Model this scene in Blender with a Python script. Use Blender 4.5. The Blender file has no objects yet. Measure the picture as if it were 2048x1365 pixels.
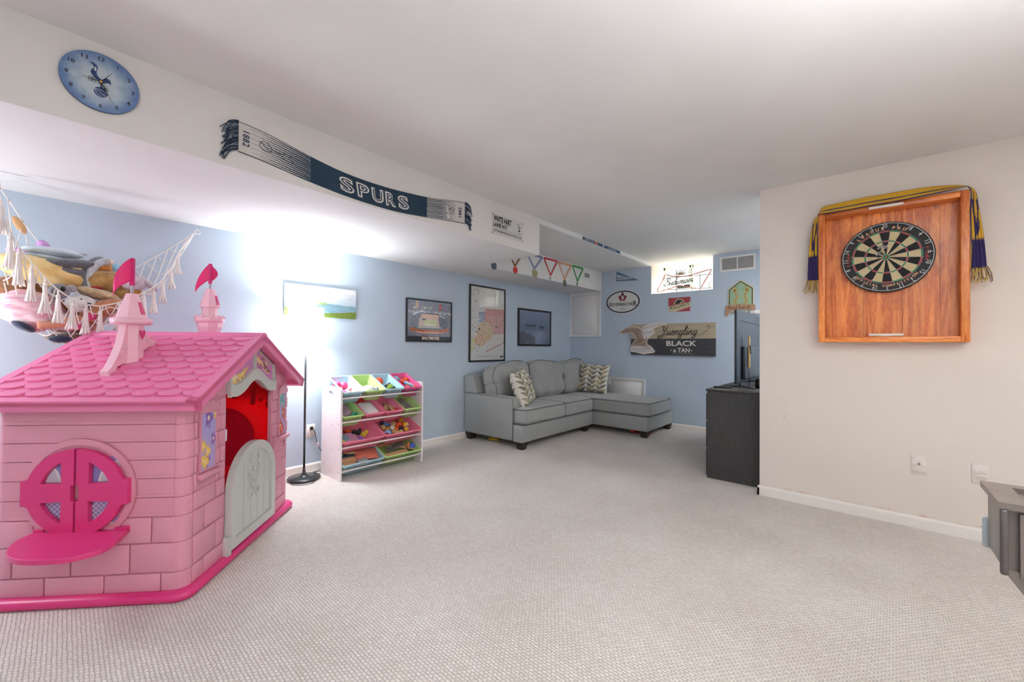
import bpy, bmesh, math, random
import numpy as np
from mathutils import Vector, Matrix, Euler
from mathutils.geometry import tessellate_polygon
random.seed(7)
PI = math.pi
SC = bpy.context.scene
COL = SC.collection

# ---------------------------------------------------------------- camera, exposure, light
H_EYE = 1.122
cd = bpy.data.cameras.new('camera'); cam = bpy.data.objects.new('camera', cd); COL.objects.link(cam)
YAW, PITCH, ROLL = .7116, .0127, .0086
cd.sensor_width = 36; cd.lens = 825.1 / 2048 * 36; cd.clip_start = .02; cd.clip_end = 60
_f = Vector((-math.sin(YAW), math.cos(YAW), 0)); _r = Vector((math.cos(YAW), math.sin(YAW), 0)); _u = Vector((0, 0, 1))
_F = _f * math.cos(PITCH) + _u * math.sin(PITCH); _U = _u * math.cos(PITCH) - _f * math.sin(PITCH)
_R2 = _r * math.cos(ROLL) + _U * math.sin(ROLL); _U2 = _U * math.cos(ROLL) - _r * math.sin(ROLL)
_R2 = _F.cross(_U2).normalized()
_m = Matrix((_R2, _U2, -_F)).transposed().to_4x4(); _m.translation = (0, 0, H_EYE)
cam.matrix_world = _m
SC.camera = cam
SC.view_settings.view_transform = 'Standard'; SC.view_settings.look = 'None'
SC.view_settings.gamma = 1; SC.view_settings.use_curve_mapping = False
SC.view_settings.exposure = 1.0
SC.cycles.max_bounces = 8; SC.cycles.diffuse_bounces = 5; SC.cycles.glossy_bounces = 3
SC.cycles.transmission_bounces = 5; SC.cycles.caustics_reflective = False; SC.cycles.caustics_refractive = False
SC.cycles.sample_clamp_indirect = 4

w = bpy.data.worlds.new('world'); SC.world = w; w.use_nodes = True
wn = w.node_tree.nodes; bg = wn['Background']
bg.inputs[0].default_value = (.93, 1, .93, 1); bg.inputs[1].default_value = .8

def area(name, loc, size, power, color, rot=(0, 0, 0), spread=180):
    l = bpy.data.lights.new(name, 'AREA'); l.shape = 'RECTANGLE'; l.size, l.size_y = size
    l.energy = power; l.color = color; l.spread = math.radians(spread)
    o = bpy.data.objects.new(name, l); COL.objects.link(o); o.location = loc; o.rotation_euler = rot; return o
# added unseen fills without fixtures: upward bounce, right, rear, alcove, left wall; plus daylight
area('ceiling_bounce_fill', (0.95, 0.7, 1.6), (.35, .35), 70, (.96, .98, 1), (PI, 0, 0), 150)  # added upward fill, reflected into the room by the ceiling
area('side_fill', (1.7, 1.9, 2.30), (1.2, 1.0), 4, (1, .97, .94))  # added overhead fill out of view at the right, no fixture
area('rear_fill', (1.4, -2.45, 1.25), (2.2, 1.9), 15, (1, .97, .95), (PI/2, 0, 0))  # added broad fill from the rear; the wall there has no opening
area('alcove_fill', (0.35, 4.8, 2.30), (.8, 1.1), 27, (1, .99, .97))  # added fill hidden behind the white wall, brightens sofa and back wall
area('window_daylight', (-1.95, 6.95, 2.95), (1.6, .9), 270, (.95, 1, .93), (math.radians(-52), 0, 0))
l2 = bpy.data.lights.new('left_wall_fill', 'POINT'); l2.energy = 20; l2.color = (.93, .95, 1); l2.shadow_soft_size = .12  # added point fill by the left wall, no lamp stands there; brightens the soffit
o2 = bpy.data.objects.new('left_wall_fill', l2); COL.objects.link(o2); o2.location = (-3.3, -.85, 1.2)

# ---------------------------------------------------------------- helpers
def lin(c):
    if isinstance(c, str):
        c = c.lstrip('#'); c = tuple(int(c[i:i+2], 16) / 255 for i in (0, 2, 4))
    return tuple((v / 12.92 if v <= .04045 else ((v + .055) / 1.055) ** 2.4) for v in c[:3])
def nlin(a):
    a = np.clip(a, 0, 1); return np.where(a <= .04045, a / 12.92, ((a + .055) / 1.055) ** 2.4)
MATS = {}
def mat(name, color='#808080', rough=.6, metal=0, noise=0, nscale=20, bump=0, bscale=200, coat=0, emit=0, ecol=None,
        sheen=0, spec=.5, nstretch=(1, 1, 1), trans=0, ior=1.45, dark=None):
    if name in MATS: return MATS[name]
    m = bpy.data.materials.new(name); m.use_nodes = True; nt = m.node_tree; b = nt.nodes['Principled BSDF']
    c = lin(color); b.inputs['Base Color'].default_value = (*c, 1)
    b.inputs['Roughness'].default_value = rough; b.inputs['Metallic'].default_value = metal
    b.inputs['Specular IOR Level'].default_value = spec; b.inputs['Coat Weight'].default_value = coat
    b.inputs['Coat Roughness'].default_value = .03; b.inputs['Sheen Weight'].default_value = sheen
    b.inputs['Transmission Weight'].default_value = trans; b.inputs['IOR'].default_value = ior
    if emit:
        b.inputs['Emission Color'].default_value = (*lin(ecol or color), 1); b.inputs['Emission Strength'].default_value = emit
    if noise or bump:
        tc = nt.nodes.new('ShaderNodeTexCoord'); mp = nt.nodes.new('ShaderNodeMapping'); mp.inputs['Scale'].default_value = nstretch
        nt.links.new(tc.outputs['Object'], mp.inputs[0])
    if noise:
        n = nt.nodes.new('ShaderNodeTexNoise'); n.inputs['Scale'].default_value = nscale; n.inputs['Detail'].default_value = 4
        nt.links.new(mp.outputs[0], n.inputs['Vector'])
        r = nt.nodes.new('ShaderNodeValToRGB'); d = lin(dark) if dark else tuple(v * (1 - noise) for v in c)
        r.color_ramp.elements[0].position = .3; r.color_ramp.elements[1].position = .7
        r.color_ramp.elements[0].color = (*d, 1); r.color_ramp.elements[1].color = (*[min(1, v * (1 + noise * .4)) for v in c], 1)
        nt.links.new(n.outputs[0], r.inputs[0]); nt.links.new(r.outputs[0], b.inputs['Base Color'])
    if bump:
        n = nt.nodes.new('ShaderNodeTexNoise'); n.inputs['Scale'].default_value = bscale; n.inputs['Detail'].default_value = 3
        nt.links.new(mp.outputs[0], n.inputs['Vector'])
        bp = nt.nodes.new('ShaderNodeBump'); bp.inputs['Strength'].default_value = bump; bp.inputs['Distance'].default_value = .002
        nt.links.new(n.outputs[0], bp.inputs['Height']); nt.links.new(bp.outputs[0], b.inputs['Normal'])
    MATS[name] = m; return m
def colmat(name, rough=.6, coat=0, bump=0, bscale=300):
    """material whose colour is the printed / dyed pattern stored on the mesh"""
    if name in MATS: return MATS[name]
    m = mat(name, '#ffffff', rough, coat=coat, bump=bump, bscale=bscale); nt = m.node_tree
    a = nt.nodes.new('ShaderNodeAttribute'); a.attribute_name = 'Col'
    nt.links.new(a.outputs['Color'], nt.nodes['Principled BSDF'].inputs['Base Color']); return m

def thick(o, t=.002):
    m = o.modifiers.new('thickness', 'SOLIDIFY'); m.thickness = t; m.offset = 0; return o

class MB:
    def __init__(s): s.v = []; s.f = []; s.mi = []; s.sm = []; s.c = []
    def add(s, vs, fs, mi=0, smooth=False, M=None, col=None):
        o = len(s.v)
        if M is not None: vs = [M @ Vector(p) for p in vs]
        s.v += [tuple(p) for p in vs]; s.f += [tuple(i + o for i in f) for f in fs]
        s.mi += [mi] * len(fs); s.sm += [smooth] * len(fs)
        if col is not None: s.c += [col] * len(vs)
        elif s.c: s.c += [(1, 1, 1)] * len(vs)
        return s
    def box(s, c, d, rot=None, mi=0, col=None):
        x, y, z = [k / 2 for k in d]; vs = [(i * x, j * y, k * z) for i in (-1, 1) for j in (-1, 1) for k in (-1, 1)]
        M = Matrix.Translation(c)
        if rot: M = M @ Euler(rot).to_matrix().to_4x4()
        return s.add(vs, [(0, 1, 3, 2), (4, 6, 7, 5), (0, 4, 5, 1), (2, 3, 7, 6), (0, 2, 6, 4), (1, 5, 7, 3)], mi, False, M, col)
    def rbox(s, c, d, r=.01, seg=2, rot=None, mi=0, smooth=True, col=None):
        bm = bmesh.new(); bmesh.ops.create_cube(bm, size=1)
        for v in bm.verts: v.co = Vector((v.co.x * d[0], v.co.y * d[1], v.co.z * d[2]))
        bmesh.ops.bevel(bm, geom=bm.edges[:], offset=min(r, min(d) * .49), segments=seg, profile=.5, affect='EDGES')
        M = Matrix.Translation(c)
        if rot: M = M @ Euler(rot).to_matrix().to_4x4()
        bm.verts.index_update(); vs = [v.co.copy() for v in bm.verts]; fs = [[v.index for v in f.verts] for f in bm.faces]; bm.free()
        return s.add(vs, fs, mi, smooth, M, col)
    def soft(s, c, d, r=.05, n=12, puff=(0, 0, 0), rot=None, mi=0, warp=None, col=None):
        """rounded, inflated box (cushion)"""
        hx, hy, hz = [k / 2 for k in d]; vs = []; fs = []; idx = {}
        def vert(p):
            k = tuple(round(a, 5) for a in p)
            if k in idx: return idx[k]
            q = Vector(p); inner = Vector((max(-hx + r, min(hx - r, q.x)), max(-hy + r, min(hy - r, q.y)), max(-hz + r, min(hz - r, q.z))))
            dv = q - inner
            if dv.length > 1e-9: q = inner + dv.normalized() * r
            a, b_, e = p[0] / hx, p[1] / hy, p[2] / hz
            q.x += puff[0] * (1 - b_ * b_) * (1 - e * e) * a; q.y += puff[1] * (1 - a * a) * (1 - e * e) * b_; q.z += puff[2] * (1 - a * a) * (1 - b_ * b_) * e
            if warp: q = Vector(warp(q))
            idx[k] = len(vs); vs.append(q); return idx[k]
        g = [math.sin(-PI / 2 + PI * i / n) * .35 + (-1 + 2 * i / n) * .65 for i in range(n + 1)]
        for ax in range(3):
            for sg in (-1, 1):
                for i in range(n):
                    for j in range(n):
                        q = []
                        for (a, b_) in ((i, j), (i + 1, j), (i + 1, j + 1), (i, j + 1)):
                            p = [0, 0, 0]; p[ax] = sg; p[(ax + 1) % 3] = g[a]; p[(ax + 2) % 3] = g[b_]
                            q.append(vert((p[0] * hx, p[1] * hy, p[2] * hz)))
                        if len(set(q)) > 2: fs.append(q if sg > 0 else q[::-1])
        M = Matrix.Translation(c)
        if rot: M = M @ Euler(rot).to_matrix().to_4x4()
        return s.add(vs, fs, mi, True, M, col)
    def ring(s, c, ax, r, n, ref=None):
        ax = Vector(ax).normalized(); ref = ref or (Vector((0, 0, 1)) if abs(ax.z) < .9 else Vector((1, 0, 0)))
        a = ax.cross(ref).normalized(); b = ax.cross(a)
        return [Vector(c) + a * math.cos(2 * PI * i / n) * r + b * math.sin(2 * PI * i / n) * r for i in range(n)]
    def cyl(s, p0, p1, r0, r1=None, n=16, mi=0, smooth=True, cap=True, col=None):
        r1 = r0 if r1 is None else r1; ax = Vector(p1) - Vector(p0)
        vs = s.ring(p0, ax, r0, n) + s.ring(p1, ax, r1, n)
        s.add(vs, [(i, (i + 1) % n, n + (i + 1) % n, n + i) for i in range(n)], mi, smooth, None, col)
        if cap:
            s.add(vs, [tuple(range(n))[::-1], tuple(range(n, 2 * n))], mi, False, None, col)
        return s
    def tube(s, pts, r, n=8, mi=0, closed=False, smooth=True, col=None):
        pts = [Vector(p) for p in pts]; N = len(pts); rs = r if isinstance(r, (list, tuple)) else [r] * N; vs = []; prev = None
        for i, p in enumerate(pts):
            if closed: t = pts[(i + 1) % N] - pts[i - 1]
            else: t = pts[min(i + 1, N - 1)] - pts[max(i - 1, 0)]
            if t.length < 1e-9: t = Vector((0, 0, 1))
            t.normalize()
            if prev is None: a = t.orthogonal().normalized()
            else:
                a = prev - t * prev.dot(t); a = a.normalized() if a.length > 1e-6 else t.orthogonal().normalized()
            prev = a; b = t.cross(a)
            vs += [p + (a * math.cos(2 * PI * k / n) + b * math.sin(2 * PI * k / n)) * rs[i] for k in range(n)]
        fs = []
        for i in range(N if closed else N - 1):
            for k in range(n):
                j = (i + 1) % N; fs.append((i * n + k, i * n + (k + 1) % n, j * n + (k + 1) % n, j * n + k))
        if not closed: fs += [tuple(range(n))[::-1], tuple(range((N - 1) * n, N * n))]
        return s.add(vs, fs, mi, smooth, None, col)
    def lathe(s, prof, c=(0, 0, 0), n=24, mi=0, M=None, smooth=True, col=None):
        vs = []; fs = []
        for (r, z) in prof: vs += [(c[0] + r * math.cos(2 * PI * k / n), c[1] + r * math.sin(2 * PI * k / n), c[2] + z) for k in range(n)]
        for i in range(len(prof) - 1):
            for k in range(n): fs.append((i * n + k, i * n + (k + 1) % n, (i + 1) * n + (k + 1) % n, (i + 1) * n + k))
        return s.add(vs, fs, mi, smooth, M, col)
    def ball(s, c, r, nu=16, nv=10, rot=None, mi=0, fn=None, col=None):
        r = (r, r, r) if isinstance(r, (int, float)) else r; vs = []; fs = []
        for j in range(nv + 1):
            th = PI * j / nv
            for i in range(nu):
                ph = 2 * PI * i / nu; p = Vector((math.sin(th) * math.cos(ph), math.sin(th) * math.sin(ph), math.cos(th)))
                k = fn(p) if fn else 1
                vs.append((p.x * r[0] * k, p.y * r[1] * k, p.z * r[2] * k))
        for j in range(nv):
            for i in range(nu): fs.append((j * nu + i, (j + 1) * nu + i, (j + 1) * nu + (i + 1) % nu, j * nu + (i + 1) % nu))
        M = Matrix.Translation(c)
        if rot: M = M @ Euler(rot).to_matrix().to_4x4()
        return s.add(vs, fs, mi, True, M, col)
    def prism(s, poly, d0, d1, axis='y', holes=(), mi=0, M=None, col=None, smooth=False):
        """2-D outline extruded: axis y -> outline is (x,z); axis z -> (x,y); axis x -> (y,z)"""
        loops = [list(poly)] + [list(h) for h in holes]
        P = {'y': lambda a, b, d: (a, d, b), 'z': lambda a, b, d: (a, b, d), 'x': lambda a, b, d: (d, a, b)}[axis]
        flat = [p for l in loops for p in l]; n = len(flat)
        tri = tessellate_polygon([[Vector((p[0], p[1], 0)) for p in l] for l in loops])
        vs = [P(a, b, d0) for a, b in flat] + [P(a, b, d1) for a, b in flat]
        s.add(vs, [tuple(t) for t in tri] + [tuple(i + n for i in t[::-1]) for t in tri], mi, False, M, col)
        fs = []; o = 0
        for l in loops:
            m = len(l); fs += [(o + i, o + (i + 1) % m, n + o + (i + 1) % m, n + o + i) for i in range(m)]; o += m
        return s.add(vs, fs, mi, smooth, M, col)
    def flat(s, poly, d, axis='y', mi=0, holes=(), col=None, M=None):
        loops = [list(poly)] + [list(h) for h in holes]; flat = [p for l in loops for p in l]
        P = {'y': lambda a, b: (a, d, b), 'z': lambda a, b: (a, b, d), 'x': lambda a, b: (d, a, b)}[axis]
        tri = tessellate_polygon([[Vector((p[0], p[1], 0)) for p in l] for l in loops])
        return s.add([P(a, b) for a, b in flat], [tuple(t) for t in tri], mi, False, M, col)
    def stroke(s, pts, wd, d, mi=0, n=0, col=None, axis='y', M=None):
        """a flat painted line of width wd along 2-D points"""
        if n: pts = smooth2(pts, n)
        P = {'y': lambda a, b: (a, d, b), 'z': lambda a, b: (a, b, d)}[axis]; vs = []; N = len(pts)
        for i, p in enumerate(pts):
            q0 = pts[max(i - 1, 0)]; q1 = pts[min(i + 1, N - 1)]; tx, ty = q1[0] - q0[0], q1[1] - q0[1]; L = math.hypot(tx, ty) or 1
            ww = (wd(i / (N - 1)) if callable(wd) else wd) / 2; vs += [P(p[0] - ty / L * ww, p[1] + tx / L * ww), P(p[0] + ty / L * ww, p[1] - tx / L * ww)]
        return s.add(vs, [(2 * i, 2 * i + 1, 2 * i + 3, 2 * i + 2) for i in range(N - 1)], mi, False, M, col)
    def build(s, name, mats, parent=None, loc=None, rot=None, flip=True, auto=None):
        me = bpy.data.meshes.new(name); me.from_pydata(s.v, [], s.f)
        mats = mats if isinstance(mats, (list, tuple)) else [mats]
        for m in mats: me.materials.append(m)
        me.polygons.foreach_set('material_index', s.mi); me.polygons.foreach_set('use_smooth', s.sm)
        if s.c:
            a = me.color_attributes.new('Col', 'FLOAT_COLOR', 'POINT')
            arr = np.ones((len(s.v), 4), dtype=np.float32); arr[:, :3] = np.array(s.c, dtype=np.float32); a.data.foreach_set('color', arr.ravel())
        if flip and len(s.f) < 60000:
            bm = bmesh.new(); bm.from_mesh(me); bmesh.ops.remove_doubles(bm, verts=bm.verts, dist=1e-6) if not s.c else None
            bmesh.ops.recalc_face_normals(bm, faces=bm.faces); bm.to_mesh(me); bm.free()
        me.update(); o = bpy.data.objects.new(name, me); COL.objects.link(o)
        if parent: o.parent = parent
        if loc: o.location = loc
        if rot: o.rotation_euler = rot
        return o

def smooth2(pts, n=6, closed=False):
    """Catmull-Rom through points of any dimension"""
    N = len(pts); out = []
    for i in range(N if closed else N - 1):
        p = [pts[(i + k) % N] if closed else pts[max(0, min(N - 1, i + k))] for k in (-1, 0, 1, 2)]
        for j in range(n):
            t = j / n
            out.append(tuple(.5 * (2 * b + (c - a) * t + (2 * a - 5 * b + 4 * c - d) * t * t + (-a + 3 * b - 3 * c + d) * t ** 3) for a, b, c, d in zip(*p)))
    if not closed: out.append(tuple(pts[-1]))
    return out
def rrect(x0, y0, x1, y1, r, n=6):
    out = []
    for cx, cy, a in ((x1 - r, y1 - r, 0), (x0 + r, y1 - r, 90), (x0 + r, y0 + r, 180), (x1 - r, y0 + r, 270)):
        for k in range(n + 1):
            t = math.radians(a + 90 * k / n); out.append((cx + r * math.cos(t), cy + r * math.sin(t)))
    return out
def circ(cx, cy, r, n=32, a0=0, a1=360, ry=None):
    full = abs(a1 - a0) >= 360; m = n if full else n + 1
    return [(cx + r * math.cos(math.radians(a0 + (a1 - a0) * k / n)), cy + (ry or r) * math.sin(math.radians(a0 + (a1 - a0) * k / n))) for k in range(m)]
def loft(mb, rings, mi=0, smooth=True, cap=(True, True)):
    n = len(rings[0]); vs = [p for r in rings for p in r]
    mb.add(vs, [(i * n + k, i * n + (k + 1) % n, (i + 1) * n + (k + 1) % n, (i + 1) * n + k) for i in range(len(rings) - 1) for k in range(n)], mi, smooth)
    if cap[0]: mb.add(rings[0], [tuple(range(n))[::-1]], mi)
    if cap[1]: mb.add(rings[-1], [tuple(range(n))], mi)
    return mb
def tag(o, label=None, cat=None, group=None, kind=None):
    if label: o['label'] = label
    if cat: o['category'] = cat
    if group: o['group'] = group
    if kind: o['kind'] = kind
    return o
def thing(name, label, cat, loc=(0, 0, 0), rz=0, group=None):
    o = bpy.data.objects.new(name, None); COL.objects.link(o); o.location = loc; o.rotation_euler = (0, 0, rz)
    o.empty_display_size = .05
    return tag(o, label, cat, group)
LW, BM, RW, BW, H, S, MS, MX = -3.736, -2.371, 3.653, 5.817, 2.342, 1.994, 2.296, -3.165
def onwall(name, label, cat, wall, u, z, group=None, off=0):
    """an Empty on a wall; local x = right, z = up, -y = out of the wall"""
    loc, rz = {'left': ((LW + off, u, z), PI / 2), 'beam': ((BM + off, u, z), PI / 2), 'medal': ((MX + off, u, z), PI / 2),
               'back': ((u, BW - off, z), 0), 'right': ((u, RW - off, z), 0)}[wall]
    return thing(name, label, cat, loc, rz, group)
_TC = {}
def glyph(body, bold=0, shear=0):
    k = (body, bold, shear)
    if k not in _TC:
        cu = bpy.data.curves.new('t', 'FONT'); cu.body = body; cu.offset = bold; cu.shear = shear; cu.resolution_u = 3
        o = bpy.data.objects.new('t', cu); me = o.to_mesh()
        vs = [tuple(v.co) for v in me.vertices]; fs = [tuple(p.vertices) for p in me.polygons]
        o.to_mesh_clear(); bpy.data.objects.remove(o); bpy.data.curves.remove(cu)
        xs = [v[0] for v in vs] or [0, 1]
        if body in ('1', 'I'): xs = [min(xs) - .16, max(xs) + .16]
        ys = [v[1] for v in vs] or [0, 1]
        _TC[k] = (vs, fs, min(xs), max(xs), min(ys), max(ys))
    return _TC[k]
def text(mb, body, x0, x1, z0, z1, d=-.001, bold=0, shear=0, mi=0, warp=None, col=None):
    vs, fs, a, b, c, e = glyph(body, bold, shear); out = []
    for v in vs:
        X = x0 + (v[0] - a) / (b - a) * (x1 - x0); Z = z0 + (v[1] - c) / ((e - c) or 1) * (z1 - z0)
        if warp: X, Z = warp(X, Z)
        out.append((X, d, Z))
    return mb.add(out, fs, mi, False, None, col)
def arctext(mb, body, cx, cz, r, a0, a1, h, d=-.001, bold=0, mi=0, inward=False, wscale=1):
    """letters standing on a circle from angle a0 to a1 (degrees, clockwise reading)"""
    n = len(body)
    for i, ch in enumerate(body):
        if ch == ' ': continue
        a = math.radians(a0 + (a1 - a0) * (i + .5) / n); vs, fs, x0, x1, y0, y1 = glyph(ch, bold)
        sc = h / .7; up = (math.cos(a), math.sin(a)) if not inward else (-math.cos(a), -math.sin(a)); rt = (up[1], -up[0])
        ox, oz = cx + r * math.cos(a), cz + r * math.sin(a); xm = (x0 + x1) / 2
        mb.add([(ox + ((v[0] - xm) * rt[0] * wscale + (v[1] - .35) * up[0]) * sc, d, oz + ((v[0] - xm) * rt[1] * wscale + (v[1] - .35) * up[1]) * sc) for v in vs], fs, mi)
def painted(w, h, nx, ny, fn, name, m, parent, y=-.001, x0=0, z0=0, warp=None):
    """flat printed sheet: fn(u,v)->(r,g,b) sRGB arrays, u right 0..1, v up 0..1"""
    u, v = np.meshgrid(np.linspace(0, 1, nx), np.linspace(0, 1, ny)); c = nlin(np.stack(np.broadcast_arrays(*fn(u, v)), -1).reshape(-1, 3))
    vs = [(x0 + a * w, y, z0 + b * h) for a, b in zip(u.ravel(), v.ravel())]
    if warp: vs = [warp(*p) for p in vs]
    fs = [(j * nx + i, j * nx + i + 1, (j + 1) * nx + i + 1, (j + 1) * nx + i) for j in range(ny - 1) for i in range(nx - 1)]
    mb = MB(); mb.v = vs; mb.f = fs; mb.mi = [0] * len(fs); mb.sm = [False] * len(fs); mb.c = [tuple(x) for x in c]
    return mb.build(name, m, parent, flip=False)
_rng = np.random.RandomState(3); _tab = _rng.rand(64, 64)
def vnoise(x, y, s):
    x = x * s; y = y * s; xi = np.floor(x).astype(int); yi = np.floor(y).astype(int); fx = x - xi; fy = y - yi
    fx = fx * fx * (3 - 2 * fx); fy = fy * fy * (3 - 2 * fy); T = lambda a, b: _tab[a % 64, b % 64]
    return (T(xi, yi) * (1 - fx) + T(xi + 1, yi) * fx) * (1 - fy) + (T(xi, yi + 1) * (1 - fx) + T(xi + 1, yi + 1) * fx) * fy
def fbm(x, y, s): return .5 * vnoise(x, y, s) + .3 * vnoise(x + 9, y + 4, s * 2.1) + .2 * vnoise(x + 3, y + 17, s * 4.3)
def mixc(a, b, t):
    return [A * (1 - t) + B * t for A, B in zip(a, b)]
def hexc(h): h = h.lstrip('#'); return [int(h[i:i+2], 16) / 255 for i in (0, 2, 4)]
# ---------------------------------------------------------------- setting
def wallmat(name, color, extra=None):
    return mat(name, color, .75, noise=.035, nscale=2.5, bump=.08, bscale=160, spec=.3)
M_BLUE = wallmat('blue_wall_paint', '#bccad9'); M_WHITE = wallmat('white_wall_paint', '#e3dad1')
M_CEIL = wallmat('ceiling_paint', '#e9e8e7'); M_BEAM = wallmat('beam_paint', '#e3e1df'); M_TRIM = mat('trim_paint', '#ece7e1', .45)
def carpet():
    m = bpy.data.materials.new('woven_loop_carpet'); m.use_nodes = True; nt = m.node_tree; N = nt.nodes.new; L = nt.links.new
    b = nt.nodes['Principled BSDF']; b.inputs['Roughness'].default_value = .95; b.inputs['Specular IOR Level'].default_value = .15
    b.inputs['Sheen Weight'].default_value = .25
    tc = N('ShaderNodeTexCoord'); mp = N('ShaderNodeMapping'); mp.inputs['Rotation'].default_value = (0, 0, math.radians(2)); L(tc.outputs['Object'], mp.inputs[0])
    nz = N('ShaderNodeTexNoise'); nz.inputs['Scale'].default_value = 60; L(mp.outputs[0], nz.inputs['Vector'])
    mx = N('ShaderNodeMix'); mx.data_type = 'VECTOR'; mx.inputs['Factor'].default_value = .009
    L(mp.outputs[0], mx.inputs['A']); L(nz.outputs['Color'], mx.inputs['B'])
    br = N('ShaderNodeTexBrick'); br.offset = .5; br.inputs['Scale'].default_value = 1
    br.inputs['Brick Width'].default_value = .019; br.inputs['Row Height'].default_value = .0125; br.inputs['Mortar Size'].default_value = .0030
    br.inputs['Mortar Smooth'].default_value = 1; br.inputs['Bias'].default_value = 0
    br.inputs['Color1'].default_value = (*lin('#ebe6e1'), 1); br.inputs['Color2'].default_value = (*lin('#ddd6d0'), 1); br.inputs['Mortar'].default_value = (*lin('#c2b8b0'), 1)
    L(mx.outputs['Result'], br.inputs['Vector'])
    n2 = N('ShaderNodeTexNoise'); n2.inputs['Scale'].default_value = 1.6; n2.inputs['Detail'].default_value = 5; L(tc.outputs['Object'], n2.inputs['Vector'])
    cr = N('ShaderNodeValToRGB'); cr.color_ramp.elements[0].position = .35; cr.color_ramp.elements[1].position = .7
    cr.color_ramp.elements[0].color = (.86, .84, .82, 1); cr.color_ramp.elements[1].color = (1, 1, 1, 1); L(n2.outputs[0], cr.inputs[0])
    mu = N('ShaderNodeMix'); mu.data_type = 'RGBA'; mu.blend_type = 'MULTIPLY'; mu.inputs['Factor'].default_value = 1
    L(br.outputs['Color'], mu.inputs['A']); L(cr.outputs[0], mu.inputs['B']); L(mu.outputs['Result'], b.inputs['Base Color'])
    n3 = N('ShaderNodeTexNoise'); n3.inputs['Scale'].default_value = 420; n3.inputs['Detail'].default_value = 2; L(tc.outputs['Object'], n3.inputs['Vector'])
    ma = N('ShaderNodeMath'); ma.operation = 'MULTIPLY_ADD'; ma.inputs[1].default_value = .35; L(n3.outputs[0], ma.inputs[0])
    iv = N('ShaderNodeMath'); iv.operation = 'SUBTRACT'; iv.inputs[0].default_value = 1; L(br.outputs['Fac'], iv.inputs[1]); L(iv.outputs[0], ma.inputs[2])
    bp = N('ShaderNodeBump'); bp.inputs['Strength'].default_value = .65; bp.inputs['Distance'].default_value = .004
    L(ma.outputs[0], bp.inputs['Height']); L(bp.outputs[0], b.inputs['Normal']); return m
def struct(name, mb, m):
    return tag(mb.build(name, m), kind='structure')
XR, YF, XA = 2.7, -2.6, 1.1      # right wall of the rear part, front wall, alcove side wall
struct('floor', MB().box(((LW + XR) / 2, (YF + BW) / 2, -.05), (XR - LW + .4, BW - YF + .4, .1)), carpet())
# ceiling and the lowered boxes of it
WX0, WX1, WZ, WY = -2.371, -1.538, 1.893, 6.34
struct('ceiling', MB().box(((BM + XR) / 2 + .1, (YF + BW) / 2, H + .05), (XR - BM + .2, BW - YF, .1))
       .box(((WX0 + WX1) / 2, (BW + WY) / 2 + .05, H + .05), (WX1 - WX0 + .3, WY - BW + .1, .1)), M_CEIL)
BE = 3.139
struct('ceiling', MB().box(((LW + BM) / 2, (YF + BE) / 2, (S + H + .1) / 2), (BM - LW, BE - YF, H + .1 - S)), M_BEAM)          # deep beam box
struct('ceiling', MB().box(((MX + BM) / 2, (BE + BW) / 2, (MS + H + .1) / 2), (BM - MX, BW - BE, H + .1 - MS)), M_CEIL)      # shallow drop
struct('ceiling', MB().box(((LW + MX) / 2, (BE + BW) / 2, (S + H + .1) / 2), (MX - LW, BW - BE, H + .1 - S)), M_BEAM)          # duct box with the medals
struct('wall_left', MB().box((LW - .1, (YF + BW) / 2 + .1, H / 2), (.2, BW - YF + .4, H + .2)), M_BLUE)
yb = BW + .1
mb = MB().box(((LW + WX0) / 2 - .1, yb, H / 2), (WX0 - LW + .2, .2, H + .2)).box(((WX0 + WX1) / 2, yb, WZ / 2 - .05), (WX1 - WX0, .2, WZ + .1)) \
    .box(((WX1 + XA) / 2 + .1, yb, H / 2), (XA - WX1 + .2, .2, H + .2))
struct('wall_back', mb, M_BLUE)
# deep white reveal of the window
t = .1
struct('trim_1', MB().box((WX0 - .037, (BW + WY) / 2 + .001, (WZ + H) / 2), (.08, WY - BW - .01, H - WZ)).box((WX1 + .037, (BW + WY) / 2 + .001, (WZ + H) / 2), (.08, WY - BW - .01, H - WZ))
       .box(((WX0 + WX1) / 2, (BW + WY) / 2 + .001, WZ - .037), (WX1 - WX0 + .16, WY - BW - .01, .08)), M_WHITE)
struct('wall_right', MB().box(((-.63 + XR) / 2 + .05, RW + .066, H / 2), (XR + .63 + .1, .132, H)), M_WHITE)
struct('wall_alcove', MB().box((XA + .1, (RW + .132 + BW) / 2, H / 2), (.2, BW - RW - .13, H)), M_BLUE)
struct('wall_side', MB().box((XR + .1, (YF + RW) / 2, H / 2), (.2, RW - YF + .3, H)), M_WHITE)
struct('wall_front', MB().box(((LW + XR) / 2, YF - .1, H / 2), (XR - LW + .4, .2, H + .2)), M_BLUE)
def base(name, p0, p1, out):
    """moulded baseboard from p0 to p1, out = direction into the room"""
    p0, p1, out = Vector(p0), Vector(p1), Vector(out); prof = [(0, 0), (.013, 0), (.013, .058), (.009, .068), (.005, .072), (0, .072)]
    rings = [[tuple(p + out * a + Vector((0, 0, b))) for a, b in prof] for p in (p0, p1)]
    mb = MB(); loft(mb, rings, smooth=False); struct(name, mb, M_TRIM)
base('baseboard_left', (LW, YF, 0), (LW, BW, 0), (1, 0, 0))
base('baseboard_back', (LW, BW, 0), (XA, BW, 0), (0, -1, 0))
base('baseboard_right', (-.643, RW, 0), (XR, RW, 0), (0, -1, 0))
base('baseboard_right', (-.63, RW - .013, 0), (-.63, RW + .132, 0), (-1, 0, 0))
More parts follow.
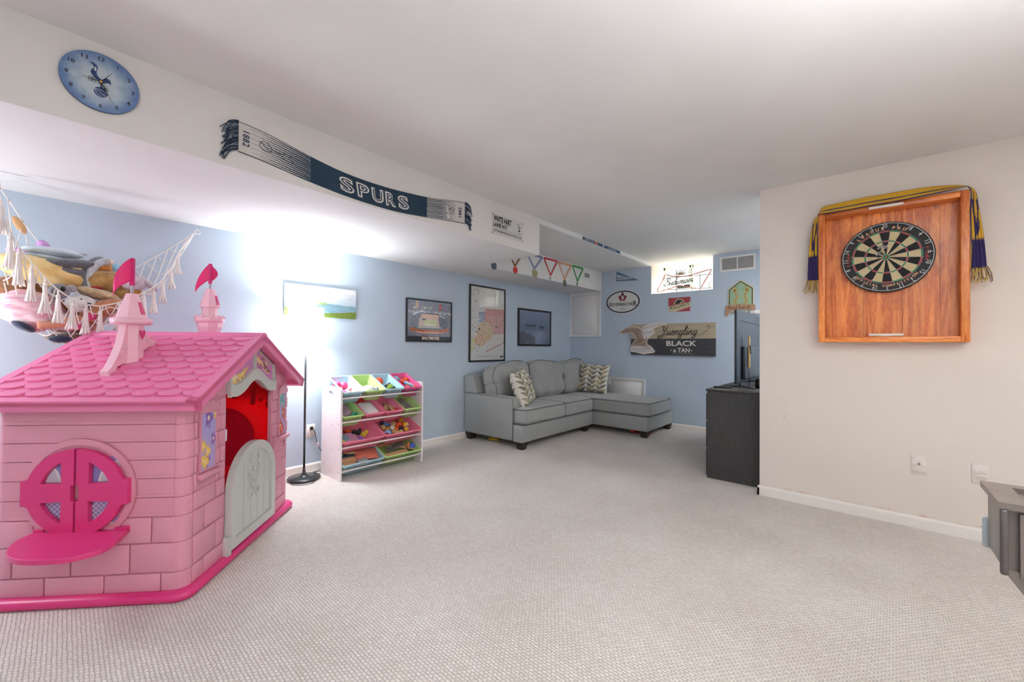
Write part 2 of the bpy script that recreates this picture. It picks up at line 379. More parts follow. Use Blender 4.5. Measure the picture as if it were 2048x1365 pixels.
# window: white vinyl slider frame with glass, in the reveal
wf = MB(); y0, y1 = WY - .045, WY + .01
x0, x1, z0, z1 = WX0, WX1, WZ, H
for (c, d) in (((x0 + .016, 0, (z0 + z1) / 2), (.032, z1 - z0)), ((x1 - .016, 0, (z0 + z1) / 2), (.032, z1 - z0)), (((x0 + x1) / 2, 0, z1 - .022), (x1 - x0, .044)), (((x0 + x1) / 2, 0, z0 + .02), (x1 - x0, .04)),
               ((-1.975, 0, (z0 + z1) / 2), (.03, z1 - z0)), ((-1.94, 0, (z0 + z1) / 2), (.02, z1 - z0))):
    wf.rbox((c[0], (y0 + y1) / 2, c[2]), (d[0], y1 - y0, d[1]), .004, 1)
win = struct('window_1', wf, mat('white_vinyl', '#e9efe2', .4))
gm = bpy.data.materials.new('window_glass'); gm.use_nodes = True; nt = gm.node_tree; nt.nodes.remove(nt.nodes['Principled BSDF'])
tr = nt.nodes.new('ShaderNodeBsdfTransparent'); gl = nt.nodes.new('ShaderNodeBsdfGlossy'); gl.inputs['Roughness'].default_value = .02; mxs = nt.nodes.new('ShaderNodeMixShader')
mxs.inputs[0].default_value = .06; nt.links.new(tr.outputs[0], mxs.inputs[1]); nt.links.new(gl.outputs[0], mxs.inputs[2]); nt.links.new(mxs.outputs[0], nt.nodes['Material Output'].inputs[0])
MB().box(((x0 + x1) / 2, WY + .005, (z0 + z1) / 2), (x1 - x0 - .05, .004, z1 - z0 - .07)).build('pane', gm, win)
# crayon marks on the white wall are small smears of red and dark
cr = MB(); rr = random.Random(5)
for k in range(46):
    x = rr.uniform(-.55, .55); z = rr.choice([.079, .082, 1.155]) + rr.uniform(-.004, .006)
    if z > 1: x = rr.uniform(-.2, .45)
    L = rr.uniform(.006, .05); a = rr.uniform(-.15, .15); cr.stroke([(x, z), (x + L, z + L * a)], .0013, RW - .0006)
for k in range(14):
    x = rr.uniform(-.53, -.44); z = rr.uniform(.35, .75); cr.stroke([(x, z), (x + rr.uniform(-.01, .01), z + rr.uniform(.01, .06))], .001, RW - .0006)
tag(cr.build('crayon_marks', mat('red_crayon', '#c98f86', .8)), 'faint red crayon scribbles along the bottom of the white wall', 'scribbles', kind='stuff')

# ---------------------------------------------------------------- access panels, vents, outlets
PW = mat('panel_white', '#e6e4e2', .5); DK = mat('duct_dark', '#4c4a48', .8); DG_ = mat('duct_grey', '#8b8986', .8)
def access(label, x0, x1, z0, z1):
    w, h = x1 - x0, z1 - z0; t = onwall('access_panel', label, 'access panel', 'back', x0, z0)
    fr = MB(); fw = .038
    fr.prism([(0, 0), (w, 0), (w, h), (0, h)], 0, -.016, holes=[[(fw, fw), (w - fw, fw), (w - fw, h - fw), (fw, h - fw)]])
    fr.prism([(0, 0), (w, 0), (w, h), (0, h)], -.016, -.021, holes=[[(.01, .01), (w - .01, .01), (w - .01, h - .01), (.01, h - .01)]])
    fr.build('frame', PW, t)
    MB().rbox((w / 2, -.004, h / 2), (w - 2 * fw - .012, .012, h - 2 * fw - .012), .002, 1).build('door', PW, t)
access('white framed access panel in the back corner under the duct box', LW, -3.178, 1.285, S - .002)
access('low white access panel beside the sofa chaise on the blue wall', -3.03, -2.452, .2, .663)
def vent(label, wall, u0, u1, z0, z1, split=True, closed_right=False, dark=False):
    w, h = u1 - u0, z1 - z0; t = onwall('air_vent', label, 'vent', wall, u0, z0)
    b = .022; MB().prism([(0, 0), (w, 0), (w, h), (0, h)], 0, -.008, holes=[[(b, b), (w - b, b), (w - b, h - b), (b, h - b)]]).box((w / 2, -.006, h / 2), (.012, .009, h - 2 * b)).build('frame', PW, t)
    MB().box((w / 2, -.0008, h / 2), (w - 2 * b, .001, h - 2 * b)).build('duct_opening', DK if closed_right else DG_, t)
    s = MB(); n = 14
    for k in range(n):
        z = b + (h - 2 * b) * (k + .5) / n
        s.box((w / 2, -.0045, z), (w - 2 * b, .006, .0012), rot=(.6, 0, 0))
        if closed_right: s.box((w * .72, -.0045, z), (w * .4, .005, .0095), rot=(.35, 0, 0))
    s.build('louvre', PW, t, )
vent('wide white slatted vent on the blue wall right of the window', 'back', -1.452, -1.048, 2.108, 2.3)
vent('small white vent on the duct box beside the green ribbon medal', 'medal', 5.26, 5.606, 2.128, 2.242, closed_right=True)
IV = mat('ivory_plastic', '#e4ddd6', .45)
def plate(label, wall, u, z, kind):
    t = onwall('outlet_plate' if kind == 'outlet' else 'wall_jack_plate' if kind == 'jack' else 'switch_plate', label, 'outlet' if kind != 'jack' else 'wall plate', wall, u, z)
    MB().rbox((0, -.003, 0), (.072, .006, .116), .002, 1).build('plate', IV, t)
    if kind == 'outlet':
        for s in (.02, -.02):
            q = MB().prism(circ(0, s, .016, 16), -.006, -.0085).build('socket', IV, t)
            k = MB().box((-.005, -.0088, s + .003), (.002, .001, .008)).box((.005, -.0088, s + .003), (.002, .001, .008)); k.ball((0, -.0086, s - .007), .002, 8, 6); k.build('slot', DK, q)
    elif kind == 'jack':
        MB().cyl((0, -.006, .01), (0, -.012, .01), .006, n=12).cyl((0, -.012, .01), (0, -.016, .01), .004, n=6).build('connector', mat('tin', '#8c8379', .4, .8), t)
        c = MB()
        for p in (((-.034, .0), (.034, -.006)), ((-.034, -.04), (.034, -.044)), ((-.03, .04), (-.022, .05)), ((.02, .047), (.03, .04)), ((-.006, .02), (.012, .028))): c.stroke(p, .0012, -.0065)
        c.build('scribble', mat('brown_crayon', '#9c7f74', .8), t)
    else:
        MB().rbox((0, -.007, .018), (.05, .004, .028), .001, 1).box((-.004, -.011, .018), (.006, .008, .012)).box((.005, -.01, .018), (.006, .006, .012)).build('switch', IV, t)
        MB().flat(circ(0, -.022, .026, 16, ry=.012), -.0063).build('smudge', mat('smudge', '#c9c1ba', .8), t)
plate('white duplex outlet on the blue wall behind the lamp pole', 'left', 1.615, .358, 'outlet')
plate('ivory jack plate with crayon scribbles, left one low on the white wall', 'right', .243, .394, 'jack')
plate('white switch plate low on the wall beside the dark game table', 'right', .502, .39, 'switch')
# ---------------------------------------------------------------- playhouse
def plastic(name, color, tcol, tw):
    m = mat(name, color, .38, bump=.05, bscale=500); nt = m.node_tree; out = nt.nodes['Material Output']; b = nt.nodes['Principled BSDF']
    t = nt.nodes.new('ShaderNodeBsdfTranslucent'); t.inputs[0].default_value = (*lin(tcol), 1); x = nt.nodes.new('ShaderNodeMixShader'); x.inputs[0].default_value = tw
    nt.links.new(b.outputs[0], x.inputs[1]); nt.links.new(t.outputs[0], x.inputs[2]); nt.links.new(x.outputs[0], out.inputs[0]); return m
P_WALL = plastic('pink_plastic', '#df9bb0', '#ff7080', .12); P_ROOF = plastic('hot_pink_roof_plastic', '#f58cbd', '#ff6898', .18)
P_HOT = mat('magenta_plastic', '#cb3474', .36); P_TOW = plastic('pale_pink_plastic', '#fbcbdb', '#ffa8c0', .12); P_GREY = mat('light_grey_plastic', '#c6c8c4', .45)
P_REDLIT = plastic('red_lit_pink_plastic', '#ee4a60', '#ff2a38', .42)  # pink walls, with the red of light shining through put into the colour
ph = thing('playhouse', 'pink plastic castle playhouse with shingled roof and grey half door', 'playhouse', (-2.236, .448, 0), math.radians(136.86))
DW, DL = 1.10, .81
sk = MB(); rings = []
for ins, z in ((.012, 0), (0, .012), (0, .028), (.008, .04), (.03, .044)):
    rings.append([(x, y, z) for x, y in rrect(ins - .012, ins - .012, DW + .012 - ins, DL - ins + .008, .065, 6)])
loft(sk, rings); sk.build('base_skirt', P_HOT, ph)
SL = .305 / .585
zr = lambda x: (1.175 - abs(x - .545) * SL) - .026
hole = [(.325, .05), (.815, .05), (.815, .845), (.74, .852), (.68, .885), (.62, .92), (.57, .93), (.52, .915), (.46, .88), (.39, .858), (.325, .862)]
dwm = MB().prism([(.075, .03), (1.025, .03), (1.025, zr(1.025)), (.545, zr(.545)), (.075, zr(.075))], .03, .048, holes=[hole])
ROWS = [.04, .121, .25, .364, .447, .53, .611, .69, .766, .852]
def blk(mb, x0, x1, z0, z1, t=.007):
    if x1 - x0 > .012: mb.rbox(((x0 + x1) / 2, .031 - t / 2, (z0 + z1) / 2), (x1 - x0 - .005, t + .004, z1 - z0 - .005), .004, 2)
for i in range(len(ROWS) - 1):
    z0, z1 = ROWS[i], ROWS[i + 1]; big = z0 < .44
    for (a, b) in ((.078, .318), (.822, 1.022)):
        if big:
            c = (a + b) / 2 + (.045 if i % 2 else -.045); blk(dwm, a, c, z0, z1); blk(dwm, c, b, z0, z1)
        else:
            p0, p1 = (.112, .232) if a < .5 else (.905, 1.0)
            if z0 > .84: p0, p1 = (.15, .15)
            wv = .012 if i % 2 else 0
            blk(dwm, a, p0 - wv, z0, z1); blk(dwm, p1 + .006, p1 + .03 + wv, z0, z1); blk(dwm, p1 + .032 + wv, b, z0, z1)
for (z0, z1) in ((.86, .93), (.93, 1.0)):
    for (a, b) in ((.10, .318), (.822, 1.0)):
        pts = [(x, z) for x, z in ((a, z0), (b, z0), (b, z1), (a, z1))]
        xa = .545 - (1.149 - z1) / SL + .02; xb = .545 + (1.149 - z1) / SL - .02
        lo = max(a, xa) if a < .5 else a; hi = min(b, xb) if a > .5 else b
        if hi - lo > .03: blk(dwm, lo, (lo + hi) / 2, z0, z1); blk(dwm, (lo + hi) / 2, hi, z0, z1)
dwm.build('door_wall', P_WALL, ph)
bwm = MB().prism([(.075, .03), (1.025, .03), (1.025, zr(1.025)), (.545, zr(.545)), (.075, zr(.075))], .762, .78)
for k in range(1, 9): bwm.box((.545, .784, .1 * k), (.94, .008, .09))
for x in (.3, .55, .8): bwm.box((x, .757, .6), (.03, .012, .34)); bwm.box((x, .754, .72), (.045, .012, .05))
bwm.build('back_wall', P_REDLIT, ph)
WC, WZC = .44, .488
ww = MB().prism([(.07, .03), (.74, .03), (.74, .875), (.07, .875)], .03, .046, 'x')
def wblk(mb, y0, y1, z0, z1, X=.03, sg=-1, t=.006):
    mb.rbox((X + sg * t / 2, (y0 + y1) / 2, (z0 + z1) / 2), (t + .004, y1 - y0 - .005, z1 - z0 - .005), .004, 2)
for i in range(len(ROWS) - 1):
    z0, z1 = ROWS[i], ROWS[i + 1]
    if z0 < .36:
        js = {0: [.12, .345, .575], 1: [.245, .475, .70], 2: [.16, .39, .62]}[i]; js = [.071] + js + [.739]
        for a, b in zip(js, js[1:]): wblk(ww, a, b, z0, z1)
    else:
        ww.prism([(.071, z0 + .003), (.739, z0 + .003), (.739, z1), (.071, z1)], .024, .031, 'x'); ww.box((.0235, .405, z0 + .010), (.003, .668, .012))
ww.build('window_wall', P_WALL, ph)
fw_ = MB().prism([(.07, .03), (.74, .03), (.74, .875), (.07, .875)], 1.052, 1.07, 'x', holes=[circ(WC, WZC, .2, 28)])
for b_, z_ in ((.15, .74), (.25, .76), (.37, .80)): fw_.box((1.049, b_, z_), (.012, .025, .10)); fw_.box((1.046, b_, z_ - .03), (.012, .03, .03))
for b_, z_ in ((.20, .74), (.11, .66)): fw_.ball((1.05, b_, z_), .013, 12, 8)
for i in range(1, 9): fw_.box((1.073, .405, .1 * i), (.007, .66, .088)) if abs(.1 * i - WZC) > .22 else None
fw_.build('far_wall', P_REDLIT, ph)
fs = MB()
for sg in (-1, 1):
    pts = [(WC + sg * .006 + sg * abs(a), b) for a, b in circ(0, WZC, .172, 24, -90, 90)]
    pts = [(WC + sg * (.004 + abs(a)), b) for a, b in circ(0, WZC, .205, 24, -90, 90)] + [(WC + sg * .004, WZC + .05), (WC + sg * .014, WZC + .05), (WC + sg * .014, WZC - .03), (WC + sg * .004, WZC - .03)]
    fs.prism(pts, 1.074, 1.086, 'x')
fs.build('far_shutter', plastic('crimson_plastic', '#d02848', '#e01830', .2), ph)
for nm, cx, cy, a0 in (('corner_post', .075, .075, 180), ('corner_post', 1.025, .075, 270), ('corner_post', .075, .735, 90), ('corner_post', 1.025, .735, 0)):
    cm = MB()
    for i in range(len(ROWS) - 1):
        z0, z1 = ROWS[i], ROWS[i + 1] + (.02 if i == 8 else 0)
        arc = circ(cx, cy, .0495, 8, a0, a0 + 90); inn = circ(cx, cy, .03, 8, a0, a0 + 90)[::-1]
        cm.prism(arc + inn, z0 + .002, z1 - .003, 'z')
    arc = circ(cx, cy, .045, 8, a0, a0 + 90); inn = circ(cx, cy, .03, 8, a0, a0 + 90)[::-1]; cm.prism(arc + inn, .03, .872, 'z')
    cm.build(nm, P_WALL, ph)
# round window: ring, two shutters with printed panes, little counter
MB().prism(circ(WC, WZC, .222, 48), .012, .027, 'x', holes=[circ(WC, WZC, .196, 48)]).prism(circ(WC, WZC, .222, 48), .018, .027, 'x').build('window_ring', P_WALL, ph)
PANE = colmat('printed_pane', .3)
for sg in (1, -1):
    out = [(WC + sg * .004, WZC - .185)] + [(WC + sg * (.004 + x), WZC + z) for x, z in circ(0, 0, .183, 10, -88, -20)] + [(WC + sg * .182, WZC - .055), (WC + sg * .205, WZC - .052), (WC + sg * .205, WZC + .052), (WC + sg * .182, WZC + .055)] \
        + [(WC + sg * (.004 + x), WZC + z) for x, z in circ(0, 0, .183, 10, 20, 88)] + [(WC + sg * .004, WZC + .185)] + [(WC + sg * .004, WZC + .03), (WC + sg * .016, WZC + .03), (WC + sg * .016, WZC - .035), (WC + sg * .004, WZC - .035)]
    hs = []
    for q in (1, -1):
        hs.append([(WC + sg * .052, WZC + q * .038)] + [(WC + sg * x, WZC + q * z) for x, z in circ(0, 0, .137, 8, 17, 67)])
    sh = MB().prism(out, -.008, .014, 'x', holes=hs).build('shutter', P_HOT, ph)
    bv = sh.modifiers.new('bevel', 'BEVEL'); bv.width = .004; bv.segments = 2; bv.limit_method = 'ANGLE'; bv.angle_limit = math.radians(60)
    for q in (1, -1):
        def pf(u, v, q=q):
            if q > 0:
                c = mixc(hexc('8f86c4'), hexc('c9c6d4'), np.clip((np.hypot(u - 1.1, v - .1) < .75) * 1., 0, 1)); d = np.abs(np.hypot(u - 1.1, v - .1) - .75) < .04
            else:
                c = hexc('8d84bd'); c = [k + u * 0 for k in c]; d = (np.abs((u * 6 + v * 6) % 1 - .5) > .42) | (np.abs((u * 6 - v * 6) % 1 - .5) > .42) | (v > .93)
            return [np.where(d, .9, k) for k in c]
        o = painted(.12, .12, 48, 48, pf, 'pane', PANE, sh, warp=lambda x, y, z, sg=sg, q=q: (.0165, WC + sg * (.035 + x), WZC + q * (.025 + z)))
cn = MB(); oc = [(.03, .25), (.03, .605), (-.06, .60), (-.13, .565), (-.19, .51), (-.228, .44), (-.24, .36), (-.235, .28), (-.20, .225), (-.15, .20), (-.06, .215)]
oc = smooth2(oc[1:], 4) + [(.03, .25)]
cn.prism(oc, .302, .322, 'z').box((.02, .27, .318), (.03, .05, .03)).box((.02, .585, .318), (.03, .04, .03))
c_ = cn.build('counter_shelf', P_HOT, ph); bv = c_.modifiers.new('bevel', 'BEVEL'); bv.width = .005; bv.segments = 2; bv.limit_method = 'ANGLE'
# picture niches with cap and sill (prints are plain lavender with flowers)
def flowers(c0, c1, seed, cols):
    r = random.Random(seed); fl = [(r.random(), r.random(), r.uniform(.05, .13), r.choice(cols)) for _ in range(9)]
    def f(u, v):
        c = mixc(hexc(c0), hexc(c1), np.clip(1 - v, 0, 1))
        for x, y, s, cc in fl:
            a = np.arctan2(v - y, u - x); d = np.hypot(u - x, (v - y) * 1.6) < s * (1 + .3 * np.cos(5 * a)) * 2; c = [np.where(d, k, q) for k, q in zip(hexc(cc), c)]
            d = np.hypot(u - x, (v - y) * 1.6) < s * .6; c = [np.where(d, k, q) for k, q in zip(hexc('f2e6c0'), c)]
        return c
    return f
for a, b, sd, cc in ((.118, .226, 2, ['e8c25c', '8a5fae', 'e8c25c']), (.912, 1.0, 5, ['c94f3c', '3f9a94', '49a39c'])):
    nf = MB().prism([(a - .006, .522), (b + .006, .522), (b + .006, .80), (a - .006, .80)], .018, .029, holes=[[(a, .528), (b, .528), (b, .794), (a, .794)]])
    nf.prism([(a - .018, .80)] + [( (a + b) / 2 + x, .80 + z) for x, z in circ(0, 0, (b - a) / 2 + .02, 12, 180, 0, ry=.05)] + [(b + .018, .80)], .012, .03)
    nf.rbox(((a + b) / 2, .012, .508), (b - a + .05, .03, .022), .005).rbox(((a + b) / 2, .02, .492), (b - a + .025, .02, .016), .004)
    n = nf.build('picture_frame', P_WALL, ph)
    painted(b - a, .266, 30, 70, flowers('a9a4d8', 'b9a0cf', sd, cc), 'printed_panel', PANE, n, y=.021, x0=a, z0=.528)
# grey gable panel
gp = MB(); wl = hole[2:][::-1]; low = smooth2([(p[0], p[1]) for p in wl], 4)
rt_ = lambda x: zr(x) - .012
gp.prism([(.32, .868)] + [(x, z) for x, z in low if .33 < x < .81] + [(.82, .85), (.82, rt_(.82)), (.545, rt_(.545)), (.32, rt_(.32))], .018, .03)
band = [(x, z - .012) for x, z in low] + [(x, z + .05) for x, z in low[::-1]]
gp.prism([(.32, .845)] + [(x, z - .012) for x, z in low if .33 < x < .81] + [(.82, .835), (.825, .905)] + [(x, z + .05) for x, z in low[::-1] if .33 < x < .81] + [(.32, .915)], .002, .02)
gp.stroke([(.33, .885)] + [(x, z + .025) for x, z in low if .34 < x < .8] + [(.815, .875)], .005, .0015)
gp.box((.575, .014, 1.04), (.022, .012, .13)).box((.332, .014, .94), (.018, .012, .06)).box((.812, .014, .95), (.016, .012, .09))
g = gp.build('gable_panel', P_GREY, ph)
for (a, b, sd) in ((.352, .56, 8), (.59, .798, 11)):
    up = [x for x in np.linspace(a, b, 9)]
    lo = lambda x: np.interp(x, [p[0] for p in low], [p[1] for p in low]) + .055
    def wp(x, y, z, a=a, b=b): 
        X = x; q = z; return (X, .0172, lo(X) + q * max(.004, rt_(X) - .022 - lo(X)))
    painted(b - a, 1, 44, 34, flowers('d58fc4', 'c97ab8', sd, ['e9c468', 'f0dcae', '7fb6d8', '8a5a50']), 'printed_panel', PANE, g, x0=a, z0=0, warp=wp)
# mailbox
MB().prism([(.80, .345), (.895, .355), (.895, .47)] + circ(.848, .475, .047, 8, 5, 175) + [(.80, .46)], .0, .03).box((.85, -.002, .43), (.06, .006, .012)).build('letter_box', P_WALL, ph)
# grey half door
dd = MB(); arch = lambda r, e: [(.33 + e, .06 + e)] + [(.81 - e, .06 + e)] + circ(.57, .345, .24 - e, 18, 0, 180, ry=.225 - e)
dd.prism(arch(0, 0), .008, .03); dd.prism(arch(0, 0), -.006, .01, holes=[arch(0, .048)])
for k in range(5):
    x0 = .385 + k * .075; x1 = x0 + .071; zt = lambda x: .345 + .178 * math.sqrt(max(0, 1 - ((x - .57) / .195) ** 2)); 
    dd.prism([(x0, .11), (x1, .11), (x1, zt(x1)), ((x0 + x1) / 2, zt((x0 + x1) / 2)), (x0, zt(x0))], .003, .01)
dd.box((.322, .012, .085), (.03, .03, .10))
hd = [(.0, -.075), (-.045, -.02), (-.06, .03), (-.045, .062), (-.015, .06), (0, .035), (.015, .06), (.045, .062), (.06, .03), (.045, -.02)]
hh = smooth2(hd, 4, True); P3 = lambda pts, y: [(.565 + a, y, .38 + b) for a, b in pts]
dd.tube(P3(hh, 0), .006, 6, closed=True); dd.tube(P3([(a * .6, b * .6) for a, b in hh], .001), .004, 6, closed=True)
for s in (-1, 1):
    dd.tube(P3([(s * a, b) for a, b in smooth2([(0, -.075), (.02, -.11), (.05, -.115), (.058, -.09), (.04, -.078), (.03, -.092)], 4)], 0), .005, 6)
    dd.tube(P3([(s * a, b) for a, b in smooth2([(.03, .06), (.05, .09), (.045, .105), (.03, .1)], 4)], 0), .003, 6)
for z in (-.03, 0, .03): dd.box((.565, 0, .38 + z), (.018, .006, .006))
dd.build('half_door', P_GREY, ph)
# roof
cs, sn = .585 / .66, .305 / .66
def roofM(side):  # local (s, y, h) -> house coords
    return Matrix(((side * cs, 0, side * sn, .545), (0, 1, 0, 0), (-sn, 0, cs, 1.175), (0, 0, 0, 1)))
for side in (-1, 1):
    rf = MB(); M = roofM(side); y0, y1, Ls = -.05, .85, .66
    def bx(s0, s1, ya, yb_, h0, h1):
        q = MB().box(((s0 + s1) / 2, (ya + yb_) / 2, (h0 + h1) / 2), (s1 - s0, yb_ - ya, h1 - h0)); rf.add(q.v, q.f, 0, False, M)
    bx(0, Ls, y0, y1, -.02, 0); bx(.63, Ls, y0, y1, -.045, .009); bx(0, Ls, y0, y0 + .04, -.001, .009); bx(0, Ls, y1 - .04, y1, -.001, .009)
    bx(0.0, Ls, y0, y0 + .014, -.048, 0); bx(0, Ls, y1 - .014, y1, -.048, 0); bx(0, .022, y0, y1, -.001, .012)
    nr = 10; ya, yb_ = y0 + .04, y1 - .04; wd = (yb_ - ya) / 8
    for r in range(nr):
        st = .03 + r * .059
        for c in range(9):
            yc = ya + wd * (c + (.5 if r % 2 == 0 else 0)); l, rr_ = max(ya, yc - wd / 2 + .001), min(yb_, yc + wd / 2 - .001)
            if rr_ - l < .02: continue
            pts = [(st - .02, l), (st - .02, rr_)]; K = 9
            for k in range(K + 1):
                y = rr_ + (l - rr_) * k / K; q = (y - yc) / (wd / 2); pts.append((st + .022 + .04 * math.sqrt(max(0, 1 - q * q)), y))
            hfun = lambda s: .001 + .0115 * (s - st + .02) / .082
            n = len(pts); vs = [(s, y, hfun(s)) for s, y in pts] + [(s, y, -.001) for s, y in pts]
            rf.add(vs, [tuple(range(n))] + [(i, (i + 1) % n, n + (i + 1) % n, n + i) for i in range(n)], 0, False, M)
    rf.build('roof_slope', P_ROOF, ph)
MB().prism([(.515, 1.150), (.545, 1.168), (.575, 1.150), (.575, 1.172), (.56, 1.186), (.53, 1.186), (.515, 1.172)], -.052, .852).build('roof_ridge', P_ROOF, ph)
# the two towers
def octa(r, z, cx, cy, n=8): return [(cx + r * math.cos(PI / 8 + 2 * PI * k / n), cy + r * math.sin(PI / 8 + 2 * PI * k / n), z) for k in range(n)]
def flag(cx, cy, z0, z1, ext, both=0):
    fb = MB().box((cx, cy + .001, (z0 + z1) / 2 + .02), (.012, .014, (z1 - z0) * .72)); nx = 14; vs = []; fs = []
    for i in range(nx + 1):
        t = i / nx
        for j in range(9):
            q = j / 8; zt = z1 - .15 * t ** 1.25; zb = z0 + .072 - .085 * t; y = cy + ext * t - both * math.sin(PI * t) * .0
            vs.append((cx - .045 * math.sin(t * 2.4) * (1 if both == 0 else .6), y, zb + (zt - zb) * q))
    for i in range(nx):
        for j in range(8): fs.append((i * 9 + j, (i + 1) * 9 + j, (i + 1) * 9 + j + 1, i * 9 + j + 1))
    fb.add(vs, fs, 0, True)
    if both:
        vs = [(cx + .02 * math.sin(PI * t), cy - .03 * math.sin(PI * t) - .002, z1 - .01 - (z1 - z0) * .62 * t) for t in np.linspace(0, 1, 9)] + [(cx, cy, z1 - .01 - (z1 - z0) * .62 * t) for t in np.linspace(0, 1, 9)]
        fb.add(vs, [(i, i + 1, i + 10, i + 9) for i in range(8)], 0, True)
    return fb
P_FLAG = plastic('pink_flag_plastic', '#e23a86', '#ff3080', .3); P_POLE = mat('grey_pole', '#b9b6c6', .4)
cx, cy = .285, .45
t1 = MB()
zz = lambda x: 1.175 - abs(x - .545) * SL + .004
pl = [(.138, zz(.138)), (.175, zz(.175)), (.185, zz(.185) + .02), (.225, zz(.225) + .012), (.24, zz(.24)), (.335, zz(.335)), (.345, zz(.345) + .012), (.385, zz(.385) + .01), (.395, zz(.395)), (.425, zz(.425)),
      (.43, 1.135), (.40, 1.14), (.37, 1.155), (.348, 1.185), (.338, 1.225), (.232, 1.225), (.226, 1.18), (.212, 1.12), (.185, 1.06), (.155, 1.01), (.132, .99)]
t1.prism(pl, cy - .017, cy + .017)
loft(t1, [octa(.05, 1.0, cx, cy), octa(.046, 1.1, cx, cy), octa(.05, 1.22, cx, cy)], smooth=False)
for sx, pts in ((1, [(.1, 1.13), (.085, 1.12), (.07, 1.135), (.085, 1.15), (.1, 1.145)]), (-1, [(.07, 1.10), (.055, 1.09), (.05, 1.105), (.065, 1.115)]), (-1, [(.10, 1.055), (.085, 1.045), (.075, 1.06), (.09, 1.07)])):
    for d in (-1, 1): t1.tube([(cx + sx * a, cy + d * .018, b) for a, b in smooth2(pts, 4)], .003, 6)
tw = t1.build('roof_tower', P_TOW, ph)
hm = MB(); ht = [(cx + a * .32, 1.165 + b * .32) for a, b in hh]; hm.flat(ht, cy - .0505); hm.build('heart_cutout', P_HOT, tw)
bm_ = MB(); N_ = 32; rgs = []
for (r, z, w_) in ((.052, 1.212, 0), (.078, 1.222, 1), (.08, 1.243, 0), (.06, 1.246, 0)):
    rgs.append([(cx + r * math.cos(2 * PI * k / N_), cy + r * math.sin(2 * PI * k / N_), z - (.010 * abs(math.sin(4 * 2 * PI * k / N_)) if w_ else 0)) for k in range(N_)])
loft(bm_, rgs); bm_.build('scalloped_brim', P_TOW, tw)
cn = MB(); loft(cn, [octa(.062, 1.244, cx, cy), octa(.03, 1.345, cx, cy), octa(.024, 1.365, cx, cy)], smooth=False); cn.build('spire', P_TOW, tw)
MB().prism([(-.012, 1.262), (.012, 1.262), (.009, 1.325), (-.009, 1.325)], -.002, .002, M=Matrix.Translation((cx, cy - .045, 0)) @ Matrix.Translation((0, 0, 1.29)) @ Matrix.Rotation(-.28, 4, 'X') @ Matrix.Translation((0, 0, -1.29))).build('window_slot', P_HOT, tw)
MB().cyl((cx, cy, 1.34), (cx, cy, 1.54), .0065, n=12).build('flag_pole', P_POLE, tw)
thick(flag(cx, cy, 1.36, 1.545, .062).build('flag', P_FLAG, tw))
cx, cy = .80, .39
t2 = MB(); loft(t2, [octa(.05, 1.03, cx, cy), octa(.05, 1.18, cx, cy), octa(.066, 1.225, cx, cy), octa(.066, 1.25, cx, cy)], smooth=False)
loft(t2, [octa(.044, 1.25, cx, cy), octa(.042, 1.345, cx, cy)], smooth=False)
tw = t2.build('roof_tower', P_TOW, ph)
MB().add(*[[(cx + p[0], cy + p[1], 0) for p in ()], []]) if 0 else None
b2 = MB(); rgs = []
for (r, z) in ((.066, 1.25), (.076, 1.262), (.076, 1.285), (.062, 1.285), (.062, 1.26)): rgs.append([(cx + r * math.cos(2 * PI * k / 16), cy + r * math.sin(2 * PI * k / 16), z) for k in range(16)])
loft(b2, rgs)
for k in range(10): a = 2 * PI * k / 10; b2.ball((cx + .069 * math.cos(a), cy + .069 * math.sin(a), 1.285), .012, 8, 6)
b2.build('battlement', P_TOW, tw)
cn = MB(); loft(cn, [octa(.055, 1.345, cx, cy), octa(.053, 1.352, cx, cy), octa(.028, 1.445, cx, cy), octa(.022, 1.46, cx, cy)], smooth=False); cn.build('spire', P_TOW, tw)
MB().prism([(-.010, 1.362), (.010, 1.362), (.008, 1.42), (-.008, 1.42)], -.002, .002, M=Matrix.Translation((cx, cy - .0425, 0)) @ Matrix.Translation((0, 0, 1.39)) @ Matrix.Rotation(-.26, 4, 'X') @ Matrix.Translation((0, 0, -1.39))).build('window_slot', P_HOT, tw)
MB().cyl((cx, cy, 1.44), (cx, cy, 1.61), .0065, n=12).build('flag_pole', P_POLE, tw)
thick(flag(cx, cy, 1.45, 1.62, .075, 1).build('flag', P_FLAG, tw))

# ---------------------------------------------------------------- floor lamp
M_BLK = mat('black_lamp_metal', '#26282b', .3, coat=.3)
lp = thing('floor_lamp', 'lit floor lamp with white drum shade and black pole', 'lamp', (-3.555, 1.486, 0))
MB().lathe([(0, 0), (.122, 0), (.127, .006), (.127, .016), (.122, .022), (.045, .026), (.03, .034), (.016, .05), (.011, .075), (.0095, .10), (0, .10)], n=40).build('base', M_BLK, lp)
MB().cyl((0, 0, .09), (0, 0, 1.20), .0085, n=16).cyl((-.001, 0, 1.13), (-.018, -.01, 1.13), .004).build('pole', M_BLK, lp)
shm = bpy.data.materials.new('lit_lamp_shade'); shm.use_nodes = True; nt = shm.node_tree; b = nt.nodes['Principled BSDF']; b.inputs['Base Color'].default_value = (.9, .9, .9, 1); b.inputs['Roughness'].default_value = .9
b.inputs['Emission Color'].default_value = (.93, .97, 1, 1); b.inputs['Emission Strength'].default_value = 13
tl = nt.nodes.new('ShaderNodeBsdfTranslucent'); tl.inputs[0].default_value = (.93, .95, .97, 1); mx = nt.nodes.new('ShaderNodeMixShader'); mx.inputs[0].default_value = .85
nt.links.new(b.outputs[0], mx.inputs[1]); nt.links.new(tl.outputs[0], mx.inputs[2]); nt.links.new(mx.outputs[0], nt.nodes['Material Output'].inputs[0])
